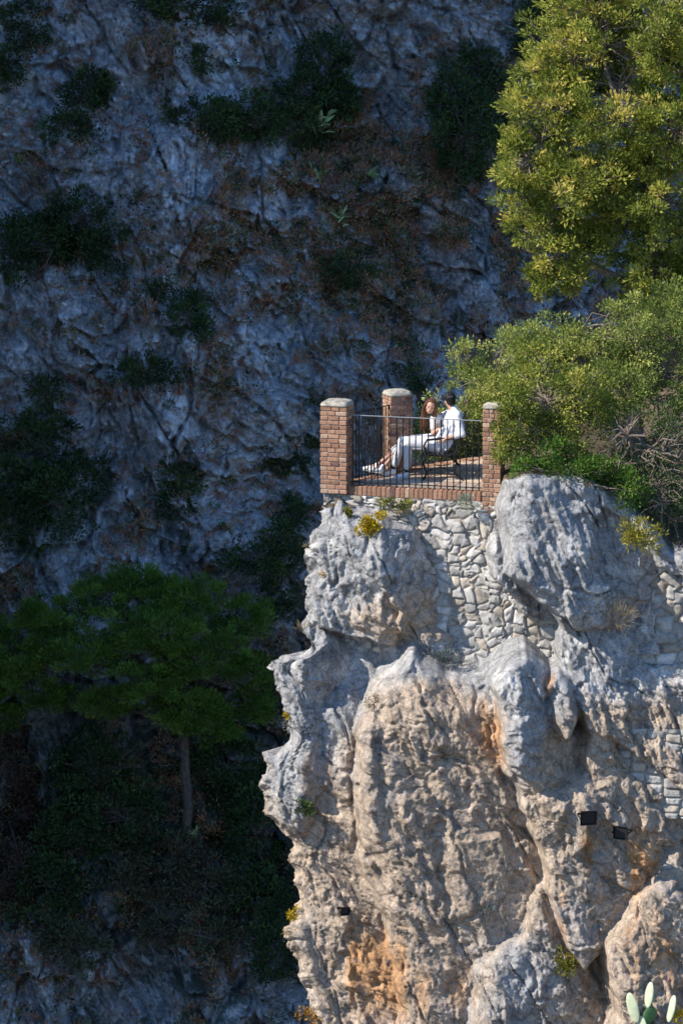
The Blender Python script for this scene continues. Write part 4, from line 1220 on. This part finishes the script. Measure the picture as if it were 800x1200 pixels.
# --- small plants rooted in the cliff
def tuft(px, py, r, mat, seed, name, label, cat="plant", n=160, L=.10, Wd=.02, dy=0.05, up=.5, flat=.8, group="plants rooted in the cliff", base=None, tb=.5, stems=True, wd2=None):
    rng = np.random.default_rng(seed)
    c_ = base or cliff_at(px, py)
    c_ = Vector((c_.x, c_.y - dy, c_.z))
    root = empty(name, c_, label, cat, group)
    K = max(4, int(r * 60))
    d = rng.normal(size=(K, 3)); d /= np.linalg.norm(d, axis=1, keepdims=True); d[:, 1] = -np.abs(d[:, 1])
    cs = np.array([c_.x, c_.y, c_.z]) + d * (rng.random(K) ** .5)[:, None] * r * np.array([1, .7, flat])
    V, Fc, t = crown_from_clumps(cs, np.full(K, r * .42), max(3, n // K), L, Wd, rng, up, flat=flat, tbase=tb, outw=d)
    mesh("leaves", V, Fc, mat, root, False, tint=t)
    if stems:
        m = MB()
        for i in range(K):
            m.tube(wig((c_.x, c_.y + dy * .8, c_.z - r * .25), cs[i], rng, 2, .08), [.006, .005, .003], 4, False)
        m.build("stem", M['twig'], root)
    return root
def wy(px, py, o=-0.08):
    a_, b_ = PR(px, py, o), cliff_at(px, py)
    return a_ if a_.y < b_.y else b_
tuft(437, 610, .24, M['yellow'], 31, "flowering_shrub", "bright yellow flowering shrub below the brick curb", n=1000, L=.045, Wd=.032, tb=.7, base=wy(437, 612, -.12), dy=.14)
tuft(458, 590, .22, M['olive'], 32, "shrub", "flat olive green shrub right above the yellow flowers", n=420, L=.06, Wd=.02, flat=.5, tb=.25, base=wy(462, 590, -.16))
tuft(408, 597, .12, M['olive'], 33, "shrub", "small olive shrub at the foot of the left pillar", n=220, L=.05, Wd=.02, tb=.5, base=wy(408, 597, -.12))
tuft(545, 590, .15, M['silver'], 34, "shrub", "small silver green plant on the stone wall near the right pillar", n=260, L=.08, Wd=.014, tb=.6, base=wy(545, 588, -.16))
tuft(520, 772, .26, M['bluegrey'], 35, "shrub", "spreading blue grey shrub on the ledge under the stone wall", n=520, L=.07, Wd=.012, flat=.45, tb=.5, dy=.12)
tuft(750, 620, .34, M['olive'], 36, "shrub", "yellowish green shrub clinging below the twiggy bush at right", n=900, L=.07, Wd=.026, tb=.62, dy=.15, base=PR(752, 622, -.95))
tuft(722, 722, .24, M['straw'], 37, "grass_tuft", "dry straw coloured grass tuft on the right ledge", "grass tuft", n=260, L=.20, Wd=.008, tb=.5, up=.7, dy=.08, stems=False)
tuft(660, 1127, .26, M['olive'], 38, "shrub", "round green and yellow plant low on the orange rock", n=420, L=.06, Wd=.03, tb=.55)
tuft(360, 945, .20, M['leaf_dark'], 39, "shrub", "dark green creeping plant in the hollow of the left rock", n=420, L=.05, Wd=.025, tb=.9, dy=.10)
tuft(334, 1068, .13, M['yellow'], 40, "flowering_shrub", "small yellow flowering plant on the lower left cliff edge", n=220, L=.05, Wd=.02, tb=.5, dy=.08)
tuft(361, 1190, .17, M['rust'], 41, "shrub", "orange plant at the very bottom of the left cliff edge", n=260, L=.06, Wd=.02, tb=.6, dy=.1)
tuft(328, 843, .06, M['yellow'], 42, "flowering_shrub", "tiny yellow flower cluster on the left edge above the lower bulge", n=80, L=.04, Wd=.02, tb=.7, dy=.03)
tuft(314, 846, .12, M['silver'], 43, "dry_sprig", "thin pale sprig sticking out left of the tiny yellow flowers", "sprig", n=50, L=.06, Wd=.006, tb=.8, dy=.0, base=cliff_at(322, 850))
tuft(335, 738, .11, M['straw'], 44, "grass_tuft", "dry grass sprouting on top of the jutting left rock", "grass tuft", n=60, L=.14, Wd=.006, tb=.8, dy=.0, up=.9, base=cliff_at(335, 744))
tuft(357, 636, .09, M['straw'], 45, "grass_tuft", "pale grass tuft on the left shoulder of the upper rock", "grass tuft", n=70, L=.10, Wd=.006, tb=.8, dy=.0, base=cliff_at(360, 636))
tuft(376, 672, .06, M['rust'], 46, "shrub", "tiny orange plant on the pale face of the upper left rock", n=60, L=.05, Wd=.012, tb=.9, dy=.05)
tuft(437, 820, .14, M['straw'], 47, "moss_clump", "mossy clump in the notch between the left and central rocks", "moss", n=260, L=.03, Wd=.014, tb=.3, dy=.06)
tuft(572, 1063, .10, M['bluegrey'], 48, "shrub", "small teal plant on the central face near the diagonal crack", n=140, L=.05, Wd=.016, tb=.4)
tuft(471, 1092, .08, M['bluegrey'], 49, "shrub", "small blue grey plant at the lower end of the dark crack", n=110, L=.05, Wd=.014, tb=.3)
tuft(690, 567, .07, M['straw'], 50, "moss_clump", "mossy patch high on the white boulder", "moss", n=120, L=.03, Wd=.014, tb=.2, dy=.03)
tuft(340, 1090, .10, M['straw'], 51, "grass_tuft", "dry hanging tuft under the lower left yellow plant", "grass tuft", n=110, L=.08, Wd=.008, tb=.5, up=-.3, dy=.04)
tuft(798, 1185, .14, M['yellow'], 52, "flowering_shrub", "yellow flowers in the bottom right corner beside the cactus", n=160, L=.05, Wd=.03, tb=.7, dy=.2)

# --- prickly pear, bottom right corner
M['pad_l'] = plain('pale cactus pad', (0.52, 0.57, 0.38), 0.6, 0, [(60, .4, .004, 'n')], .15, 12)
M['pad_d'] = plain('green cactus pad', (0.08, 0.17, 0.06), 0.6, 0, [(60, .4, .004, 'n')], .2, 12)
cc0 = PR(765, 1215, -1.25)
cr = empty("prickly_pear", cc0, "prickly pear cactus with pale oval pads in the bottom right corner", "cactus")
for px_, py_, w_, h_, rot, tw, mk in ((741, 1181, .095, .24, -14, -30, 'pad_l'), (760, 1166, .08, .20, 8, -45, 'pad_l'), (786, 1182, .075, .21, 12, -50, 'pad_l'), (760, 1190, .10, .15, 20, 15, 'pad_d'),
                                  (752, 1203, .085, .17, -10, -35, 'pad_l'), (742, 1212, .09, .14, -30, 20, 'pad_d'), (775, 1225, .12, .2, 10, 10, 'pad_d'), (755, 1235, .12, .2, -10, 10, 'pad_d')):
    p_ = P(px_, py_, cc0.y)
    m = MB(); R = Matrix.Rotation(math.radians(rot), 3, 'Y') @ rotz(math.radians(tw))
    m.ball(p_, (w_, .022, h_ ), 18, 14, R)
    for k in range(10):
        a_ = random.uniform(0, 6.28); rr = random.uniform(.2, .85)
        q_ = p_ + R @ Vector((w_ * rr * math.cos(a_), -.021 * math.sqrt(1 - rr * rr), h_ * rr * math.sin(a_)))
        m.ball(q_, .006, 5, 4)
    m.build("pad", M[mk], cr, True)
m = MB(); q_ = P(783, 1148, cc0.y); m.ball(q_, (.02, .02, .03), 10, 8); m.build("fruit", M['lips'], cr, True)

# --- floodlights on the cliff
M['lampbody'] = plain('black painted lamp housing', (0.012, 0.012, 0.013), 0.5)
M['lampglass'] = plain('dark lamp glass', (0.02, 0.022, 0.025), 0.1)
def flood(px, py, s, yaw, pitch, label):
    c_ = cliff_at(px, py); c_ = Vector((c_.x, c_.y - .15, c_.z))
    root = empty("floodlight", c_, label, "floodlight", "small floodlights bolted to the cliff")
    R = rotz(yaw) @ Matrix.Rotation(pitch, 3, 'X')
    m = MB()
    hw, hh, d = s / 2, s * .45, s * .55
    f_ = [R @ Vector((x_, -d / 2, z_)) + c_ for x_, z_ in ((-hw, -hh), (hw, -hh), (hw, hh), (-hw, hh))]
    g_ = [R @ Vector((x_ * .9, -d / 2 + .003, z_ * .9)) + c_ for x_, z_ in ((-hw, -hh), (hw, -hh), (hw, hh), (-hw, hh))]
    i_ = [R @ Vector((x_ * .85, -d / 2 + .03, z_ * .85)) + c_ for x_, z_ in ((-hw, -hh), (hw, -hh), (hw, hh), (-hw, hh))]
    b_ = [R @ Vector((x_ * .62, d / 2, z_ * .62)) + c_ for x_, z_ in ((-hw, -hh), (hw, -hh), (hw, hh), (-hw, hh))]
    fs = [(k, (k + 1) % 4, (k + 1) % 4 + 4, k + 4) for k in range(4)] + [(k + 4, (k + 1) % 4 + 4, (k + 1) % 4 + 8, k + 8) for k in range(4)] + [((k + 1) % 4, k, k + 12, (k + 1) % 4 + 12) for k in range(4)] + [(15, 14, 13, 12)]
    m.add(f_ + g_ + i_ + b_, fs)
    for k in range(4): m.box(c_ + R @ Vector((-hw * .5 + k * hw / 3, d / 2 + .006, 0)), (.008, .02, hh), R)
    m.build("housing", M['lampbody'], root)
    m = MB(); m.box(c_ + R @ Vector((0, -d / 2 + .028, 0)), (s * .8, .004, s * .72), R); m.build("glass", M['lampglass'], root)
    m = MB()
    for sg in (-1, 1): m.box(c_ + R @ Vector((sg * (hw + .006), .02, -.0)), (.006, s * .9, .025), R)
    m.box(c_ + R @ Vector((0, .02 + s * .45, 0)), (s + .02, .006, .03), R)
    m.tube([c_ + R @ Vector((0, s * .45, 0)), c_ + Vector((0, .34, -.05))], .012, 8)
    m.build("bracket", M['iron'], root)
flood(686, 953, .25, 0.15, 0.12, "left of the two black floodlights with rust stain beneath")
flood(726, 973, .23, -0.5, 0.1, "right of the two black floodlights, turned sideways")
flood(405, 1062, .15, 0.4, 0.2, "tiny black floodlight low on the left rock")

# ---------------------------------------------------------------- vegetation of the shaded mountain
def bgshrub(label, spots, seed, lm='leaf_dark', L=.15, Wd=.065, n_per=46, spacing=.46, crad=.30, name="shrub", cat="shrub", group="dark shrubs on the shaded mountainside", tb=.5, **kw):
    """spots: px, py, half width px, half height px (pixels of the photograph)"""
    lobes = []
    for px_, py_, rx, rz in spots:
        p_ = bg_at(px_, py_ + rz * .3)
        s = (p_.y + 60) / F
        q_ = P(px_, py_, p_.y - .5)
        lobes.append((q_.x, q_.y, q_.z, rx * s, min(1.3, (rx + rz) / 2 * s), rz * s))
    p_ = bg_at(spots[0][0], spots[0][1] + spots[0][3])
    b0 = Vector(p_) + Vector((0, .3, -.2))
    c0 = Vector(lobes[0][:3])
    return woody(name, label, cat, group, [([b0, b0.lerp(c0, .5), c0], .10, .05)], lobes, spacing, crad, n_per, L, Wd, M[lm], M['darkbark'], seed, twigs=.3, twr=.015, tbase=tb, limb_r=.04, hole=.05, **kw)

BS = [
    ("broad dark shrub patch below the left crag beside the image edge", [(100, 262, 45, 34), (50, 280, 50, 34), (10, 295, 30, 36), (125, 290, 26, 34)]),
    ("dark shrub on the upper left slope beside the pale rock tower", [(100, 112, 30, 28), (78, 150, 34, 18), (118, 95, 16, 18)]),
    ("low wide dark shrub right of the rock tower", [(240, 140, 50, 24), (300, 140, 50, 30), (350, 150, 50, 26)]),
    ("tall conical dark shrub above the wide shrub", [(380, 90, 28, 62), (398, 120, 22, 34), (355, 110, 24, 24)]),
    ("dark tree at top centre cut by the upper frame", [(225, 5, 45, 20), (255, 25, 26, 14), (180, 0, 26, 10)]),
    ("rounded dark evergreen left of the sunlit tree", [(545, 160, 38, 60), (525, 110, 24, 36), (580, 130, 30, 50), (560, 75, 24, 22)]),
    ("dark evergreen peeking behind the top of the sunlit tree", [(628, 40, 26, 44), (650, 10, 26, 30)]),
    ("small dark shrub above the middle crag", [(222, 370, 24, 28), (238, 388, 12, 18)]),
    ("small dark round shrub left of the middle crag", [(186, 340, 16, 18)]),
    ("small olive shrub in the middle of the brown slope", [(412, 315, 26, 20)]),
    ("little dark shrub beside the top shrub", [(238, 68, 14, 16)]),
    ("very small dark shrub on the left grey crag", [(56, 452, 20, 14)]),
    ("flat dark shrub above the left grey crag", [(172, 436, 40, 16)]),
    ("dark evergreen mass at the left edge above the umbrella pine", [(40, 530, 50, 44), (20, 600, 40, 60), (70, 590, 44, 44), (100, 560, 24, 30), (60, 500, 30, 24)]),
    ("dark shrub strip to the left of the terrace rock", [(330, 640, 26, 30), (300, 655, 40, 16), (345, 600, 14, 20)]),
    ("dark shrub hollow between the grey crags", [(214, 560, 22, 30), (205, 590, 14, 18)]),
    ("small shrub near the left pillar on the far slope", [(345, 530, 26, 20), (330, 545, 14, 14)]),
    ("deep green shrub band under the terrace rock edge", [(330, 700, 20, 20), (316, 720, 16, 16)]),
    ("upper left corner dark shrub", [(30, 30, 26, 34), (10, 75, 20, 24)]),
    ("narrow dark shrub beside the left pillar", [(487, 440, 12, 24)]),
]
for k, (lb, sp) in enumerate(BS):
    bgshrub(lb, sp, 200 + k, tb=.45 + .1 * (k % 3 - 1))
BS2 = [
    ("rusty brown bush low at the far left edge", [(20, 900, 36, 50), (30, 960, 34, 36), (10, 1020, 30, 40)], 'dull', .2),
    ("dark thicket left of the pine trunk", [(110, 900, 50, 44), (150, 960, 50, 40), (90, 980, 44, 40), (60, 1040, 44, 44)], 'leaf_dark', .35),
    ("dark thicket right of the pine trunk", [(270, 900, 44, 44), (300, 980, 34, 60), (255, 960, 34, 50)], 'leaf_dark', .3),
    ("brownish bush with bare stems below the thickets", [(200, 1010, 44, 30), (240, 1040, 44, 30), (150, 1040, 40, 28)], 'dull', .75),
    ("dark bush at the bottom beside the cliff edge", [(300, 1060, 40, 44), (320, 1120, 30, 30)], 'leaf_dark', .4),
    ("low grey green bush at lower left", [(90, 1110, 40, 24), (60, 1090, 30, 20)], 'dull', .9),
    ("low bush on the pale rocks at the bottom", [(250, 1100, 30, 22), (190, 1090, 24, 20)], 'dull', .85),
]
for k, (lb, sp, lm, t_) in enumerate(BS2):
    bgshrub(lb, sp, 300 + k, lm=lm, tb=t_, group="bushes in the dark hollow under the umbrella pine")

# umbrella pine at lower left
def pine(label, tb_px, tb_py, top_px, top_py, spots, seed, dy=2.5):
    g_ = bg_at(tb_px, tb_py)
    y0 = g_.y
    base = Vector(g_) + Vector((0, .1, -.3))
    topn = P(top_px, top_py, y0 - .4)
    lobes = []
    for px_, py_, rx, rz, oy in spots:
        s = (y0 + 60) / F
        q_ = P(px_, py_, y0 - .4 + oy)
        lobes.append((q_.x, q_.y, q_.z, rx * s, rx * s * .9, rz * s))
    return woody("pine_tree", label, "tree", "pine trees on the shaded mountainside", [([base, base.lerp(topn, .35) + Vector((.05, 0, 0)), base.lerp(topn, .7) - Vector((.04, 0, 0)), topn], .17, .10)],
                 lobes, .40, .27, 100, .16, .030, M['needle'], M['darkbark'], seed, up=.7, flat=.55, twigs=.3, twr=.012, tbase=.45, tvar=.25, shell=.5, limb_r=.06, hole=.03)
pine("wide green umbrella pine with a straight bare trunk at lower left", 218, 985, 215, 800,
     [(215, 700, 46, 24, 0), (130, 700, 44, 24, .3), (60, 725, 44, 26, 0), (285, 725, 34, 26, .5), (180, 740, 50, 26, -1.2), (100, 765, 44, 24, -.8), (240, 770, 46, 26, -1),
      (30, 775, 36, 26, .2), (170, 800, 40, 22, -1.4), (220, 830, 42, 22, -.8), (290, 790, 32, 24, .3), (120, 825, 30, 18, -.4), (170, 680, 34, 16, .8), (240, 845, 44, 18, .1), (300, 830, 24, 20, .6), (60, 815, 30, 16, .8)], 401)
g_ = bg_at(5, 880)
pine("smaller pine crown at the left edge beside the umbrella pine", 4, 900, 0, 780,
     [(-20, 740, 36, 24, 0), (0, 790, 34, 22, -.4), (-30, 820, 34, 20, 0), (10, 840, 26, 16, .2)], 402)

# pale agaves and prickly pears on the slope
def rosette(px, py, r_px, label, seed):
    rng = np.random.default_rng(seed)
    p_ = bg_at(px, py); s = (p_.y + 60) / F; r = r_px * s
    c_ = Vector((p_.x, p_.y - .25, p_.z))
    root = empty("agave", c_, label, "agave", "pale fleshy plants on the slope")
    m = MB(); vs, fs, tt = [], [], []
    for k in range(22):
        a_ = rng.uniform(0, 2 * math.pi); e_ = rng.uniform(.15, 1.35)
        d = Vector((math.cos(a_) * math.cos(e_), math.sin(a_) * math.cos(e_) - .25, math.sin(e_))).normalized()
        w = d.cross(Vector(rng.normal(size=3))).normalized(); n_ = d.cross(w)
        L_ = r * rng.uniform(.7, 1.15); wd = r * .10
        o_ = c_ + Vector(rng.normal(size=3)) * r * .25
        b = len(vs)
        vs += [o_ - w * wd * .6, o_ + w * wd * .6, o_ + d * L_ * .5 + w * wd, o_ + d * L_ * .5 - w * wd, o_ + d * L_ - Vector((0, 0, r * .12)), o_ + d * L_ * .4 + n_ * wd * .5]
        fs += [(b, b + 1, b + 2, b + 5), (b, b + 5, b + 3), (b + 5, b + 2, b + 4), (b + 3, b + 5, b + 4)]
        tt += [rng.random()] * 6
    mesh("leaves", vs, fs, M['pale'], root, False, tint=np.array(tt))
for k, (px_, py_, r_, lb) in enumerate([(372, 146, 24, "largest pale agave below the conical dark shrub"), (370, 208, 18, "pale green agave on the slope under the largest agave"),
        (398, 256, 14, "agave at the centre of the brown slope"), (448, 266, 11, "small bright agave right of the slope's centre"),
        (437, 205, 10, "small pale agave left of the round evergreen"), (22, 190, 14, "pale agave at the left edge above the dark patch"), (100, 88, 12, "agave on the dark shrub of the upper left slope"),
        (228, 975, 10, "pale plant in the dark hollow near the pine trunk")]):
    rosette(px_, py_, r_, lb, 500 + k)

# dry brown scrub: far too many little tufts to count
rng = np.random.default_rng(900)
msk = ((PX > -40) & (PX < 840) & (PY > -40) & (PY < 1240))
prob = 0.12 + 2.2 * brown + 1.2 * led + 0.9 * veg
prob = prob + 0.5 * np.exp(-(((PX - 300) / 200) ** 2 + ((PY - 330) / 150) ** 2)) + 0.4 * sstep(850, 1000, PY)
prob = np.where(msk, prob, 0) * (fbm(BX * 1.1, BZ * 1.1, BX * 0, 3, 56) > -0.08)
pf = prob.ravel() / prob.sum()
idx = rng.choice(len(pf), 9500, p=pf)
cs = V[idx] + np.array([0, -0.06, 0.03])
rad = rng.uniform(.10, .30, len(cs))
VV2, F2, t2 = crown_from_clumps(cs, rad, 24, .15, .034, rng, up=.6, flat=.8, tbase=.38, tvar=.30)
sb = mesh("scrub", VV2, F2, M['scrub'], None, False, tint=t2)
tag(sb, "dry reddish brown and grey scrub scattered over the shaded slope", "scrub", None, "stuff")
idx = rng.choice(len(pf), 1500, p=pf)
cs = V[idx] + np.array([0, -0.10, 0.06])
VV2, F2, t2 = crown_from_clumps(cs, rng.uniform(.15, .40, len(cs)), 34, .13, .05, rng, up=.4, flat=.8, tbase=.45, tvar=.30)
sb = mesh("undergrowth", VV2, F2, M['leaf_dark'], None, False, tint=t2)
tag(sb, "low dark green undergrowth between the shaded rocks", "undergrowth", None, "stuff")
